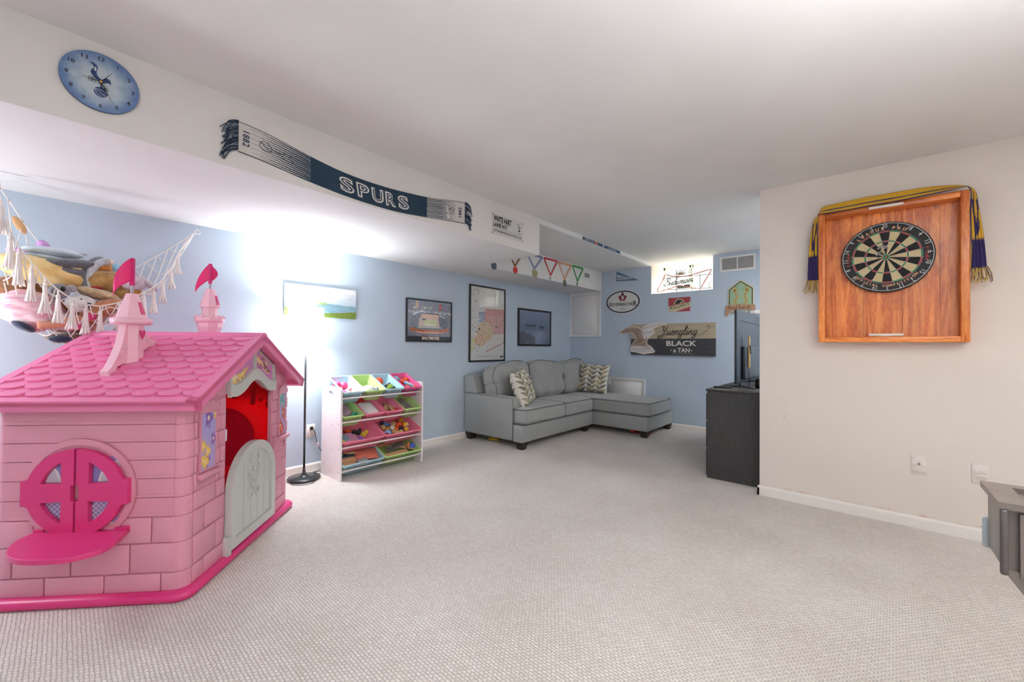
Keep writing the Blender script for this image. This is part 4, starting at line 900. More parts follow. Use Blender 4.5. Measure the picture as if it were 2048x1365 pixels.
# ---------------------------------------------------------------- dark game table at the right edge
GT = mat('brown_table_wood', '#645b55', .35, noise=.2, nscale=6, nstretch=(1, 6, 1), coat=.3); GTD = mat('dark_table_corner', '#4c4544', .4)
gt = thing('game_table', 'dark brown wooden game table with open top at the right edge', 'game table', (.21, 1.345, 0))
zt, zb = .80, .648
g = MB().prism([(.012, .012), (.012, .185), (.95, .185), (.95, .012)], zb, zt - .012, 'z', holes=[[(.06, .05), (.06, .145), (.9, .145), (.9, .05)]])
g.build('cabinet', GT, gt)
q = MB().prism([(0, 0), (0, .19), (.96, .19), (.96, 0)], zt - .014, zt, 'z', holes=[[(.045, .032), (.045, .158), (.9, .158), (.9, .032)]]); q.build('top_rim', GT, gt)
MB().prism([(.03, zb), (.95, zb), (.95, zt - .02), (.03, zt - .02)], .003, .014).prism([(.012, zb + .01), (.012, zb - .0), (.3, .20), (.62, .04), (.95, .04), (.95, zb + .01)], .006, .02).build('front_apron', GT, gt)
MB().rbox((.008, .004, (zb + zt) / 2 - .008), (.012, .012, zt - zb - .014), .004).build('corner_post', GTD, gt)
MB().box((.48, .095, .70), (.84, .10, .01)).build('playing_field', mat('gold_field', '#6d5326', .6, noise=.5, nscale=60), gt)
for x in (.55, .85): MB().rbox((x, .10, .33), (.07, .07, .66), .006).build('leg', GT, gt)
MB().cyl((.014, .208, .70), (.014, .208, .635), .0085, .009, 14).ball((.014, .208, .70), .0085, 12, 8).build('handle', mat('pale_grey_plastic', '#b3bcc0', .4), gt)
# ---------------------------------------------------------------- pictures on the left wall
FRB = mat('black_frame', '#17181b', .35); PRINT = colmat('framed_print_behind_glass', .35, coat=.9); CANV = colmat('canvas_print', .6)
def frame(name, label, y0, y1, z0, z1, fw, fn, nx, ny, depth=.022, cat='framed picture'):
    t = onwall(name, label, cat, 'left', y0, z0); w_, h_ = y1 - y0, z1 - z0
    f = MB().prism([(0, 0), (w_, 0), (w_, h_), (0, h_)], -.001, -depth, holes=[[(fw, fw), (w_ - fw, fw), (w_ - fw, h_ - fw), (fw, h_ - fw)]]).build('frame', FRB, t)
    b = f.modifiers.new('b', 'BEVEL'); b.width = .002; b.segments = 1; b.limit_method = 'ANGLE'
    painted(w_ - 2 * fw + .004, h_ - 2 * fw + .004, nx, ny, fn, 'print', PRINT, t, y=-depth * .55, x0=fw - .002, z0=fw - .002); return t
def sq(u, v, a, b, c, d): return (u > a) & (u < b) & (v > c) & (v < d)
def put(c, m, col): return [np.where(m, k, q) for k, q in zip(hexc(col) if isinstance(col, str) else col, c)]
def canvas_fn(u, v):
    c = mixc(hexc('b4c6d6'), hexc('e4e8ec'), np.clip((v - .45) * 2 + .3 * fbm(u, v, 6), 0, 1)); cl = fbm(u * 1.2, v * 2.5, 9)
    c = mixc(c, hexc('c2bccb'), np.clip((cl - .55) * 3, 0, 1) * (u > .55) * (v > .55))
    sea = v < .5 - .10 * u + .02; c = [np.where(sea, a, b) for a, b in zip(mixc(hexc('5f8798'), hexc('9db8c2'), fbm(u * 3, v * 14, 7)), c)]
    cl_ = (v > .34 + .1 * u) & (v < .56 - .16 * u + .05 * fbm(u, v, 14)) & (u < .56); rk = mixc(hexc('66756a'), hexc('a5b0a6'), fbm(u * 4, v * 2, 12)); c = [np.where(cl_, a, b) for a, b in zip(rk, c)]
    c = put(c, cl_ & (v > .5 - .16 * u), '#7f9a66'); c = put(c, (v < .22) & (u < .3), '#c5cfc2')
    gr = v < .12 + .22 * np.clip(u - .5, 0, 1) + .02 * fbm(u, v, 30) + np.clip(.3 - u, 0, 1) * .4; gg = mixc(hexc('3f5a1c'), hexc('8f9640'), fbm(u * 2 + v * 4, v * 6, 16)); return [np.where(gr, a, b) for a, b in zip(gg, c)]
t = onwall('canvas_picture', 'coastal cliff landscape canvas on the wall behind the lamp', 'canvas picture', 'left', 1.372, 1.368); w_, h_ = .638, .272
MB().rbox((w_ / 2, -.012, h_ / 2), (w_, .024, h_), .002, 1).build('stretcher', mat('canvas_edge', '#b9c4b4', .8), t)
painted(w_, h_, 130, 60, canvas_fn, 'print', CANV, t, y=-.0245)
def stadium(u, v):
    n = fbm(u * 2, v * 2, 30); n2 = vnoise(u * 1.0, v * 1.3, 55); c = mixc(hexc('4a4d5e'), hexc('a3a0a8'), np.clip(n * .6 + n2 * .5, 0, 1))
    c = mixc(c, hexc('7f9fb0'), np.clip((v - .93) * 10, 0, 1)); c = put(c, sq(u, v, .18, .24, .82, .99), '#c9a88c'); c = put(c, sq(u, v, .71, .76, .80, .95), '#b3403a'); c = put(c, sq(u, v, .69, .79, .79, .82), '#8d2f30')
    for a, b, e, f_ in ((.34, .42, .80, .85), (.46, .53, .80, .85), (.13, .20, .78, .84), (.3, .33, .7, .78)): c = put(c, sq(u, v, a, b, e, f_) & (n2 > .35), '#d8cdb8')
    c = put(c, (v > .68) & (v < .74) & (n2 > .55), '#d9d6dc')
    X, Y = (u - .5) / .43, (v - .44) / .27; bowl = (np.abs(X) ** 2.6 + np.abs(Y) ** 2.6) < 1; st = mixc(hexc('3c3d4c'), hexc('8e8a96'), vnoise(u * 1.6 + v, v * 1.6, 60)); c = [np.where(bowl, a, b) for a, b in zip(st, c)]
    c = put(c, sq(u, v, .30, .70, .58, .66), '#d3ab8c'); X2 = (u - .48) / .25; inner = (np.abs(X2) < 1 - .5 * np.clip(v - .35, 0, 1) * 1.4) & (v > .36) & (v < .585); c = put(c, inner, '#c3a99a')
    c = put(c, inner & (u > .37) & (u < .66) & (v < .53) & (v > .38), '#b9c28c'); c = put(c, inner & (np.abs(u - .51 + (v - .4) * .2) < .12) & (v < .42), '#cfc9b6'); c = put(c, inner & (np.hypot(u - .36, (v - .53) * 2) < .05), '#3f443a')
    c = put(c, (np.abs(v - .335) < .008) & (np.abs(u - .5) < .26), '#e7e3cf'); c = put(c, (np.abs(v - .30) < .012) & (np.abs(u - .5) < .33), '#6d7f72')
    arc = (np.abs(v - .225 - .10 * (np.abs(u - .5) * 2) ** 3) < .045) & (u > .06) & (u < .95); c = put(c, arc, '#c9744c'); c = put(c, arc & ((u * 22) % 1 < .35) & (v < .22), '#efe6da'); c = put(c, arc & ((u * 22) % 1 > .6) & (v > .22), '#7d4030')
    for (a, b, s) in ((.12, .20, 1), (.72, .85, -1)): c = put(c, (np.abs(v - (.63 + (u - a) * .5 * s if s > 0 else .66 - (u - a) * .55)) < .01) & (u > a) & (u < b), '#f4f2f4')
    c = put(c, v < .105, '#1d1f24'); return put(c, (v > .105) & (v < .112), '#4d4d55')
t = frame('framed_photo', 'black framed stadium photo with the city name below', 2.588, 3.224, 1.162, 1.634, .016, stadium, 150, 130)
m_ = MB(); text(m_, 'BALTIMORE', .21, .45, .026, .058, -.0135, bold=.03); m_.build('lettering', mat('cream_print', '#efd9c0', .6), t)
def mapfn(u, v):
    c = [u * 0 + k for k in hexc('c9c8c6')]; n = fbm(u, v * 2, 5); e = .06 * (n - .5)
    c = put(c, (v > .52) & (v < .66) & (u > .22 + e) & (u < .42), '#8f9cb8'); c = put(c, ((u - .75) / .36 + e) ** 2 + ((v - .53) / .17) ** 2 < 1, '#c08f8c')
    c = put(c, (v > .36 + e) & (v < .72) & (u > .42 + e * 2) & (u > .5 + (.45 - v) * 1.2), '#c08f8c')
    c = put(c, ((u - .42) / .23) ** 2 + ((v - .39) / .14) ** 2 < 1 + e * 4, '#c4ad8a'); c = put(c, ((u - .28) / .18) ** 2 + ((v - .27) / .08) ** 2 < 1 + e * 6, '#c9a583'); c = put(c, ((u - .05) / .08) ** 2 + ((v - .22) / .08) ** 2 < 1, '#c6c48c')
    c = put(c, (v > .16) & (v < .62) & (fbm(u * 3, v * 6, 20) > .62), '#cfcdca')
    c = put(c, (np.abs(v - (.115 + (u - .45) * .24)) < .008) & (u > .45), '#b87f88')
    r = random.Random(4)
    for k in range(150):
        x = r.random(); y = r.uniform(.12, .98)
        if r.random() < .35: x = r.uniform(0, .35)
        s = r.choice([.006, .008, .01, .018] if k % 9 == 0 else [.006, .008]); c = put(c, (np.abs(u - x) < s) & (np.abs(v - y) < s * .7), r.choice(['#33343a', '#4a4650', '#5b3f44', '#3e4a44']))
    return put(c, sq(u, v, .88, .97, .03, .06), '#3b3c40')
t = frame('framed_poster', 'tall black framed map poster above the left end of the sofa', 3.509, 4.17, .922, 1.89, .02, mapfn, 130, 180)
m_ = MB(); 
for i, ch in enumerate('BASKETBALL'): text(m_, ch, .15 + i * .038, .172 + i * .038, .055, .078, -.0135)
m_.build('lettering', mat('grey_print', '#77777a', .6), t)
def seafn(u, v):
    c = mixc(hexc('7d8ba8'), hexc('56657f'), np.clip(1.2 - v * 1.2 + .2 * fbm(u, v, 5), 0, 1)); w2 = fbm(u * 2, v * 5, 12)
    c = [np.where(v < .44, a, b) for a, b in zip(mixc(hexc('3f4d66'), hexc('8793ad'), np.clip(w2 * 1.4 - .2 + .5 * np.exp(-((u - .62) ** 2 + (v - .28) ** 2) * 20), 0, 1)), c)]
    rk = (v < .42 - .3 * np.clip(u - .1, 0, 1) - .1 * fbm(u, v, 10)) & (u < .5); c = [np.where(rk, a, b) for a, b in zip(mixc(hexc('2c3242'), hexc('7d7f8c'), fbm(u * 3, v * 3, 22)), c)]
    for a, b, y in ((.18, .52, .56), (.64, .80, .53)):
        c = put(c, (np.abs(v - y - .01 * np.sin(30 * u)) < .02) & (u > a) & (u < b), '#262c3b'); c = put(c, (v < y) & (v > y - .13) & (u > a) & (u < b) & ((u * 26) % 1 < .16), '#262c3b')
    return c
frame('framed_seascape', 'square black framed seascape with pier on the wall above the sofa middle', 4.446, 5.238, 1.128, 1.665, .026, seafn, 130, 100)

# ---------------------------------------------------------------- clock on the beam
INK = mat('navy_ink', '#27406f', .5); BLKI = mat('black_ink', '#1e1f22', .5)
ck = onwall('wall_clock', 'round blue wall clock with a cockerel on a ball, mounted on the beam', 'clock', 'beam', .163, 2.181)
R0 = .117
dk = MB(); dk.v = []; nr_, na = 14, 64; r_ = np.linspace(0, 1, nr_)
pts = [(0, -.012, 0)]; cl = [nlin(np.array(hexc('b3c3cf')))]
for r in r_[1:]:
    for k in range(na):
        a = 2 * PI * k / na; x, z = R0 * r * math.cos(a), R0 * r * math.sin(a); pts.append((x, -.012, z)); n = float(fbm(np.array(x * 12 + 3), np.array(z * 12 + 3), 3.)); tt = min(1, max(0, (r - .45) * 1.9 + (n - .5) * .9))
        cl.append(nlin(np.array(mixc(hexc('b6c4cd'), hexc('5a76a5'), tt))))
fs_ = [(0, 1 + (k + 1) % na, 1 + k) for k in range(na)] + [(1 + i * na + k, 1 + i * na + (k + 1) % na, 1 + (i + 1) * na + (k + 1) % na, 1 + (i + 1) * na + k) for i in range(nr_ - 2) for k in range(na)]
dk.v = pts; dk.f = fs_; dk.mi = [0] * len(fs_); dk.sm = [False] * len(fs_); dk.c = [tuple(c) for c in cl]
dk.build('dial', colmat('clock_dial_print', .4), ck, flip=False)
MB().prism(circ(0, 0, R0, 64), -.002, -.0118).build('body', mat('clock_edge', '#2f4468', .5), ck)
nm_ = MB()
for k in range(1, 13):
    a = PI / 2 - k * PI / 6; x, z = .096 * math.cos(a), .096 * math.sin(a); w2 = .010 if k < 10 else .018; text(nm_, str(k), x - w2 / 2, x + w2 / 2, z - .0075, z + .0075, -.0125, bold=.02)
nm_.build('numerals', BLKI, ck)
def cockerel(mb, cx, cz, s, d, mi=0, lines=None):
    """bird standing on a ball, outline in a unit of s"""
    body = [(-.42, .98), (-.30, .90), (-.22, .74), (-.34, .62), (-.36, .44), (-.22, .22), (-.04, .10), (.02, .0), (.03, -.14), (.0, -.2), (.12, -.2), (.09, -.12), (.08, .02), (.2, .12), (.34, .16), (.44, .10), (.42, .26), (.38, .36), (.26, .40), (.15, .34), (.10, .24), (.0, .26), (-.12, .42), (-.14, .60), (-.08, .78), (-.14, .94), (-.26, 1.02)]
    mb.flat([(cx + a * s, cz + b * s) for a, b in body], d, mi=mi); mb.flat([(cx + .04 * s + a, cz - .46 * s + b) for a, b in circ(0, 0, .27 * s, 24)], d, mi=mi)
    if lines is not None:
        lines.stroke([(cx - .26 * s + .02 * s, cz - .36 * s), (cx + .04 * s, cz - .34 * s), (cx + .28 * s, cz - .42 * s)], .02 * s, d - .0004, n=5)
        lines.stroke([(cx - .2 * s, cz - .34 * s), (cx - .12 * s, cz - .56 * s), (cx + .06 * s, cz - .70 * s)], .02 * s, d - .0004, n=5)
        lines.stroke([(cx - .16 * s, cz - .38 * s), (cx + .10 * s, cz - .54 * s)], .018 * s, d - .0004); lines.stroke([(cx + .17 * s + .06 * s * math.cos(a), cz - .57 * s + .045 * s * math.sin(a)) for a in np.linspace(0, 2 * PI, 13)], .015 * s, d - .0004)
        lines.flat([(cx - .20 * s, cz + .82 * s), (cx - .23 * s, cz + .62 * s), (cx - .17 * s, cz + .58 * s), (cx - .13 * s, cz + .76 * s)], d - .0004)
ln = MB(); em_ = MB(); cockerel(em_, -.003, -.006, .075, -.0125, lines=ln); e_ = em_.build('emblem', INK, ck); ln.build('emblem_lines', mat('pale_ink', '#c9d3da', .5), e_)
def hand(name, ang, L, ornate, d):
    a = math.radians(90 - ang); q = MB(); c, s = math.cos(a), math.sin(a); P2 = lambda l, o: (l * c - o * s, l * s + o * c)
    q.stroke([P2(-.012, 0), P2(L, 0)], lambda t: .0035 * (1 - .75 * t), d)
    if ornate:
        for l in (.02, .03): 
            for o in (-1, 1): q.stroke([P2(l + .006 * math.cos(w2), o * (.005 + .004 * math.sin(w2))) for w2 in np.linspace(0, 2 * PI, 11)], .0016, d)
    return q.build(name, BLKI, ck)
hand('hour_hand', 272, .054, True, -.015); hand('minute_hand', 154, .082, True, -.0165); hand('second_hand', 32, .062, False, -.018)
MB().cyl((0, -.012, 0), (0, -.021, 0), .0045, n=14).build('centre_cap', mat('brass', '#c9945a', .3, .8), ck)

# ---------------------------------------------------------------- supporter scarf on the beam
SCF = colmat('knitted_scarf', .95, bump=.4, bscale=500)
ky = [.64, .84, 1.039, 1.283, 1.509, 1.813, 2.18]; kt = [2.234, 2.213, 2.167, 2.144, 2.148, 2.173, 2.24]; kby = [.659, .78, 1.033, 1.285, 1.56, 1.798, 2.155]; kb = [2.081, 2.067, 2.029, 2.009, 2.007, 2.031, 2.072]
Y0s, Y1s = .65, 2.17
def scz(y, q):
    b = np.interp(y, np.array(kby), np.array(kb)); t_ = np.interp(y, np.array(ky), np.array(kt)); k = 5
    bs = np.mean([np.interp(y + d, kby, kb) for d in np.linspace(-.1, .1, k)]); tp = np.mean([np.interp(y + d, ky, kt) for d in np.linspace(-.1, .1, k)]); return bs + (tp - bs) * q
def scarf_fn(u, v):
    y = Y0s + u * (Y1s - Y0s); wh = hexc('cfcdca'); nv = hexc('24384c'); st = ((v * 13 + .25) % 1); c = [u * 0 + k for k in nv]
    wl_ = np.clip((y - .70) / .33, .12, .85); wr_ = np.clip((2.10 - y) / .27, .15, .6)
    L_ = (y < 1.0) & (y > .5) & ~((st < wl_) & (y > .73 + .03 * np.sin(v * 40))); R_ = (y > 1.808) & ~((st < wr_) & (y < 2.075)); edge = (v < .02) | (v > .98)
    c = [np.where((L_ | R_) & ~edge, a, b) for a, b in zip(wh, c)]; return c
sc = onwall('football_scarf', 'navy and white supporter scarf pinned along the beam', 'scarf', 'beam', 1.41, 2.12)
thick(painted(1, 1, 420, 110, scarf_fn, 'cloth', SCF, sc, warp=lambda x, y, z: (Y0s + x * (Y1s - Y0s) - 1.41, -.003 - .001 * math.sin(x * 30), scz(Y0s + x * (Y1s - Y0s), z) - 2.12)), .003)
WHI = mat('scarf_white_yarn', '#dcdad6', .95); NVY = mat('scarf_navy_yarn', '#22344a', .95); WARP = lambda X, Z: (X - 1.41, scz(X, Z) - 2.12)
wm = MB(); nm2 = MB()
for ch, a, b in (('S', 1.165, 1.262), ('P', 1.27, 1.36), ('U', 1.372, 1.462), ('R', 1.470, 1.556), ('S', 1.566, 1.656)):
    text(wm, ch, a, b, .17, .80, -.0065, bold=.045, shear=-.12, warp=WARP); text(nm2, ch, a + .011, b - .011, .235, .735, -.0072, bold=-.012, shear=-.12, warp=WARP)
cockerel(wm, 2.0 - 1.41, -.01, .05, -.0065)
wm.build('lettering', WHI, sc)
def vert_digits(mb, x0, z0, z1, wd, flip):
    n = 4; 
    for i, ch in enumerate('1882'):
        vs, fs, a, b, c, e = glyph(ch, .02); L_ = (z1 - z0) / n
        for_v = []
        for v in vs:
            p = (v[0] - a) / (b - a); q = (v[1] - c) / (e - c)
            if flip: X = x0 + wd * q; Z = z1 - L_ * (i + .08 + .84 * p)
            else: X = x0 + wd * (1 - q); Z = z0 + L_ * (i + .08 + .84 * p)
            for_v.append((X - 1.41, -.0065, scz(X, Z) - 2.12))
        mb.add(for_v, fs)
vert_digits(nm2, .668, .24, .80, .030, True); vert_digits(nm2, 2.105, .22, .74, .030, False)
for pts in ([(.745, .55), (.76, .68), (.79, .62), (.80, .45), (.77, .38), (.745, .45), (.745, .55)], [(.75, .60), (.80, .42)], [(.80, .52), (.84, .50), (.865, .58), (.90, .62), (.885, .48), (.91, .40), (.87, .38), (.84, .46), (.80, .44)], [(.90, .62), (.935, .60)], [(2.02, .40), (2.05, .42), (2.06, .62), (2.03, .65), (2.015, .5), (2.02, .40)], [(2.02, .6), (2.055, .45)]):
    nm2.stroke([WARP(x, z) for x, z in smooth2(pts, 5)], .003, -.0068)
nm2.build('lettering', NVY, sc)
for (yc, dirn, z0, z1, drop) in ((.648, -1, 2.085, 2.232, .09), (2.172, 1, 2.075, 2.238, .07)):
    fr = MB(); rr = random.Random(9)
    for k in range(64):
        z = z0 + (z1 - z0) * k / 63; L_ = rr.uniform(.045, .07); d = -.004 - rr.uniform(0, .006); col = rr.random() < .35
        pts = [(yc - 1.41, d, z - 2.12), (yc + dirn * L_ * .6 - 1.41 + rr.uniform(-.004, .004), d - .004, z - 2.12 - drop * .2), (yc + dirn * L_ - 1.41 + rr.uniform(-.01, .01), d, z - 2.12 - drop * rr.uniform(.5, .9) * (1 if dirn < 0 else 1))]
        fr.tube(smooth2(pts, 3), .0023, 4, mi=1 if col else 0)
    tag(fr.build('fringe', [NVY, mat('scarf_grey_yarn', '#7f8a96', .95)], sc), kind='stuff')
MB().box((2.205 - 1.41, -.011, 2.155 - 2.12), (.035, .002, .03)).build('care_label', WHI, sc)

# street sign on the beam
hs = onwall('street_sign', 'white metal street name sign with four screws on the beam', 'sign', 'beam', 2.478, 2.064); w_, h_ = .41, .177
SW = mat('sign_white', '#d4d3d1', .4)
MB().prism(rrect(0, 0, w_, h_, .006, 3), -.001, -.003).build('plate', SW, hs)
m_ = MB(); text(m_, 'WHITE HART', .016, .245, .108, .160, -.0034, bold=.05); text(m_, 'LANE N17', .016, .195, .064, .102, -.0034, bold=.05); m_.stroke([(.016, .055), (.385, .055)], .0025, -.0034); text(m_, 'TOTTENHAM HOTSPUR FOOTBALL CLUB', .016, .388, .022, .042, -.0034, bold=.03)
cockerel(m_, .352, .112, .042, -.0034); m_.box((.352, -.0034, .068), (.04, .0002, .003)); m_.build('lettering', BLKI, hs)
m_ = MB()
for x in (.01, w_ - .012):
    for z in (.01, h_ - .01): m_.cyl((x, -.003, z), (x, -.005, z), .0045, n=10)
m_.build('screw', BLKI, hs)
# narrow bumper strip on the shallow drop
st = onwall('bumper_strip', 'long narrow blue and orange sticker strip on the thin ceiling edge', 'sticker', 'beam', 3.92, 2.302); w_, h_ = .906, .034
MB().prism([(0, 0), (w_, 0), (w_, h_), (0, h_)], -.0005, -.002).build('strip', mat('strip_navy', '#2c4a66', .5), st)
m_ = MB()
m_.box((.30, -.0023, .017), (.07, .0004, .03)); m_.build('badge', mat('strip_orange', '#c9814a', .5), st)
m_ = MB(); text(m_, 'LOCK', .05, .15, .006, .028, -.0025, bold=.02); m_.flat(circ(.47, .018, .02, 12, ry=.013), -.0025); m_.build('lettering', mat('strip_white', '#d9dde0', .5), st)
m_ = MB()
for k in range(5): m_.box((.175 + .014 * k, -.0023, .015), (.009, .0004, .016))
for k in range(15): m_.box((.60 + .014 * k, -.0023, .016), (.009, .0004, .016))
m_.build('small_print', mat('strip_pale', '#9fb4c0', .5), st)

# ---------------------------------------------------------------- medals
METAL = mat('medal_silver', '#a9a7a0', .35, .8); 
def ribbon(name, label, a, b, c, mdl, cols, zc, medal):
    """a, b top corners (y,z); c meeting point; flat ribbon hanging as a V from the corner of the box"""
    t = onwall(name, label, 'medal', 'medal', c[0], c[1]); L_ = lambda p: (p[0] - c[0], p[1] - c[1]); rw = .026; A, B = L_(a), L_(b)
    for i, (p, q, dd_) in enumerate(((A, (0, 0), -.003), (B, (0, 0), -.0045))):
        m2 = MB()
        for j, (off, wf_) in enumerate(((0, 1), (0, .45))): m2.stroke([(p[0] + off, p[1]), q], rw * wf_, dd_ - .0006 * j, mi=j)
        m2.build('ribbon', [cm(cols[0]), cm(cols[1])], t)
    m2 = MB(); m2.stroke([(A[0], A[1] - .004), (B[0], B[1] - .004)], rw, -.006); m2.stroke([(A[0], A[1] - .004), (B[0], B[1] - .004)], rw * .45, -.0066, mi=1); m2.build('ribbon', [cm(cols[0]), cm(cols[1])], t)
    m2 = MB(); medal(m2, mdl[0] - c[0], mdl[1] - c[1]); m2.build('medal', cm(zc) if isinstance(zc, str) else zc, t)
rnd = lambda r, rz=None: (lambda m, x, z: m.prism(circ(x, z, r, 24, ry=rz or r), -.003, -.008).prism(circ(x, z, r * .7, 20, ry=(rz or r) * .7), -.008, -.0095).tube([(x + .006 * math.cos(k), -.006, z + (rz or r) + .004 + .006 * math.sin(k)) for k in np.linspace(0, 2 * PI, 9)[:-1]], .0012, 6, closed=True))
ribbon('ribbon_medal', 'small silver medal on a plain green ribbon nearest the vent', (4.962, 2.275), (5.25, 2.27), (5.099, 2.067), (5.094, 2.022), ('#1f8a3c', '#1f8a3c'), METAL, rnd(.024, .028))
ribbon('ribbon_medal', 'dark oval medal on an orange ribbon with pale stripe', (4.613, 2.268), (4.933, 2.27), (4.765, 2.052), (4.766, 1.998), ('#c96a30', '#e8bfa0'), mat('medal_bronze', '#6e655b', .4, .7), rnd(.038, .048))
ribbon('ribbon_medal', 'star shaped silver medal on a red ribbon', (4.281, 2.27), (4.586, 2.274), (4.433, 2.061), (4.427, 2.024), ('#b3222e', '#c9404a'), METAL, lambda m, x, z: m.prism([(x + (.028 if k % 2 == 0 else .013) * math.sin(k * PI / 5), z + (.028 if k % 2 == 0 else .013) * math.cos(k * PI / 5)) for k in range(10)], -.003, -.008).prism([(x - .002, z - .02), (x + .002, z - .02), (x + .002, z - .05), (x - .002, z - .05)], -.004, -.006))
ribbon('ribbon_medal', 'square patterned medal on a grey blue ribbon', (3.93, 2.27), (4.251, 2.268), (4.088, 2.095), (4.094, 2.04), ('#6877a3', '#8d97b8'), '#9a9268', lambda m, x, z: m.prism([(x - .05, z - .035), (x + .035, z - .055), (x + .055, z + .02), (x + .03, z + .035), (x - .045, z + .045)], -.003, -.009))
ribbon('ribbon_medal', 'round red medal on a black and orange striped ribbon', (3.55, 2.27), (3.87, 2.27), (3.708, 2.072), (3.714, 2.025), ('#2a2a2e', '#c9823c'), '#c8322c', rnd(.04))
ribbon('ribbon_medal', 'round grey blue medal, farthest left, half hidden by the beam', (3.18, 2.27), (3.50, 2.27), (3.345, 2.07), (3.345, 2.018), ('#4d5a70', '#5d6a80'), '#4f5c6e', rnd(.042))

# ---------------------------------------------------------------- signs on the back wall
def strokes(paths, x0, z0, sc_, sl=0):
    return [[(x0 + (a + b * sl) * sc_, z0 + b * sc_) for a, b in smooth2(p, 5)] for p in paths]
SCR_ = {  # small cursive alphabet: (advance, strokes) in x-height units
 'Y': (1.5, [[(-.1, 1.7), (.15, 2.0), (.45, 1.9), (.45, 1.3), (.6, .9), (.95, 1.1), (1.25, 1.9)], [(1.25, 1.9), (1.0, .9), (.7, 0), (.3, -.7), (-.1, -.8), (-.3, -.5), (.1, -.2), (.9, .1), (1.5, .3)]]),
 'u': (1.0, [[(0, .3), (.15, .95), (.12, .3), (.3, .02), (.55, .2), (.72, .95)], [(.72, .95), (.7, .3), (.8, .02), (1.0, .3)]]),
 'e': (.75, [[(0, .3), (.4, .5), (.5, .85), (.3, .98), (.1, .6), (.2, .1), (.45, 0), (.75, .3)]]),
 'n': (1.0, [[(0, .3), (.15, .9), (.12, 0)], [(.12, .5), (.4, .95), (.6, .85), (.6, .3), (.72, .02), (1.0, .3)]]),
 'g': (.9, [[(.6, .85), (.35, .98), (.05, .6), (.15, .1), (.4, .08), (.62, .5), (.65, .95)], [(.65, .95), (.6, -.3), (.35, -.95), (.05, -.8), (.2, -.3), (.9, .3)]]),
 'l': (.55, [[(0, .3), (.35, 1.2), (.4, 1.9), (.22, 1.9), (.12, 1.0), (.15, .15), (.3, 0), (.55, .3)]]),
 'i': (.5, [[(0, .3), (.18, .95), (.12, .25), (.25, 0), (.5, .3)], [(.22, 1.3), (.24, 1.42)]]),
 'B': (1.4, [[(-.3, 1.5), (.2, 1.95), (.55, 1.8), (.35, .9), (.1, 0)], [(.35, 1.9), (1.0, 2.0), (1.15, 1.5), (.6, 1.1), (1.1, .9), (1.1, .2), (.5, -.05), (-.2, .2), (-.3, .5)]]),
 'd': (.95, [[(.6, .8), (.3, .98), (.05, .5), (.2, .02), (.5, .2), (.75, 1.9)], [(.75, 1.9), (.62, .4), (.75, 0), (.95, .3)]]),
 'w': (1.2, [[(0, .3), (.12, .95), (.12, .2), (.3, .02), (.5, .3), (.55, .9)], [(.55, .9), (.55, .2), (.75, .02), (.95, .3), (1.0, .95), (1.2, .8)]]),
 's': (.7, [[(0, .3), (.3, .98), (.45, .6), (.5, .15), (.25, 0), (.05, .15), (.3, .05), (.7, .3)]]),
 'r': (.7, [[(0, .3), (.15, .98), (.35, .85), (.42, .3), (.5, .05), (.7, .3)]]),
 't': (.6, [[(0, .3), (.3, 1.5), (.2, .2), (.35, 0), (.6, .3)], [(.02, 1.1), (.5, 1.15)]]),
 'h': (1.0, [[(0, .3), (.3, 1.2), (.35, 1.9), (.2, 1.8), (.15, 0)], [(.15, .5), (.42, .95), (.6, .8), (.6, .2), (.75, 0), (1.0, .3)]]),
 'a': (.9, [[(.55, .85), (.3, .98), (.05, .5), (.2, .02), (.45, .25), (.6, .95)], [(.6, .95), (.58, .25), (.7, 0), (.9, .3)]]),
 ' ': (.5, [])}
def script(word, x0, z0, sc_, sl=.25):
    out = []; x = 0
    for ch in word:
        ad, ps = SCR_[ch]
        out += [[(x0 + (x + a + b * sl) * sc_, z0 + b * sc_) for a, b in smooth2(p, 5)] for p in ps]; x += ad
    return out
WOODL = mat('bleached_board', '#b5a78f', .7, noise=.25, nscale=5, nstretch=(1, 8, 14)); WOODD = mat('charcoal_board', '#45454a', .7, noise=.35, nscale=5, nstretch=(1, 8, 14))
yg = onwall('beer_sign', 'wide wooden brewery sign with an eagle cut-out on the blue wall', 'sign', 'back', -2.663, 1.012); w_, h_ = 1.163, .446
MB().box((w_ / 2, -.013, .34), (w_, .024, h_ - .235)).build('upper_board', WOODL, yg); MB().box((w_ / 2, -.013, .117), (w_, .024, .234)).build('lower_board', WOODD, yg)
m_ = MB(); Pp = script('Yuengling', .43, .285, .062, .32)
for i, p in enumerate(Pp): m_.stroke(p, lambda t: .009 + .006 * math.sin(PI * t), -.0256)
m_.stroke([(.93, .27), (1.02, .31), (1.09, .38), (1.075, .405), (1.05, .39)], .006, -.0256, n=5); m_.stroke([(.40, .30), (.41, .26), (.46, .25), (.56, .30)], .006, -.0257, n=5)
m_.build('script_lettering', mat('dark_brown_ink', '#4a443e', .6), yg)
m_ = MB()
text(m_, 'BLACK', .525, .93, .132, .205, -.0256, bold=.02); text(m_, 'TAN', .68, .84, .045, .105, -.0256, bold=.02); text(m_, '&', .622, .665, .045, .085, -.0256, bold=.02)
for x in (.59, .865): m_.flat([(x + (.012 if k % 2 == 0 else .005) * math.sin(k * PI / 5), .072 + (.012 if k % 2 == 0 else .005) * math.cos(k * PI / 5)) for k in range(10)], -.0256)
m_.stroke([(.61, .028), (.90, .028)], .0015, -.0256)
m_.build('lettering', mat('cream_ink', '#d9d4c8', .6), yg)
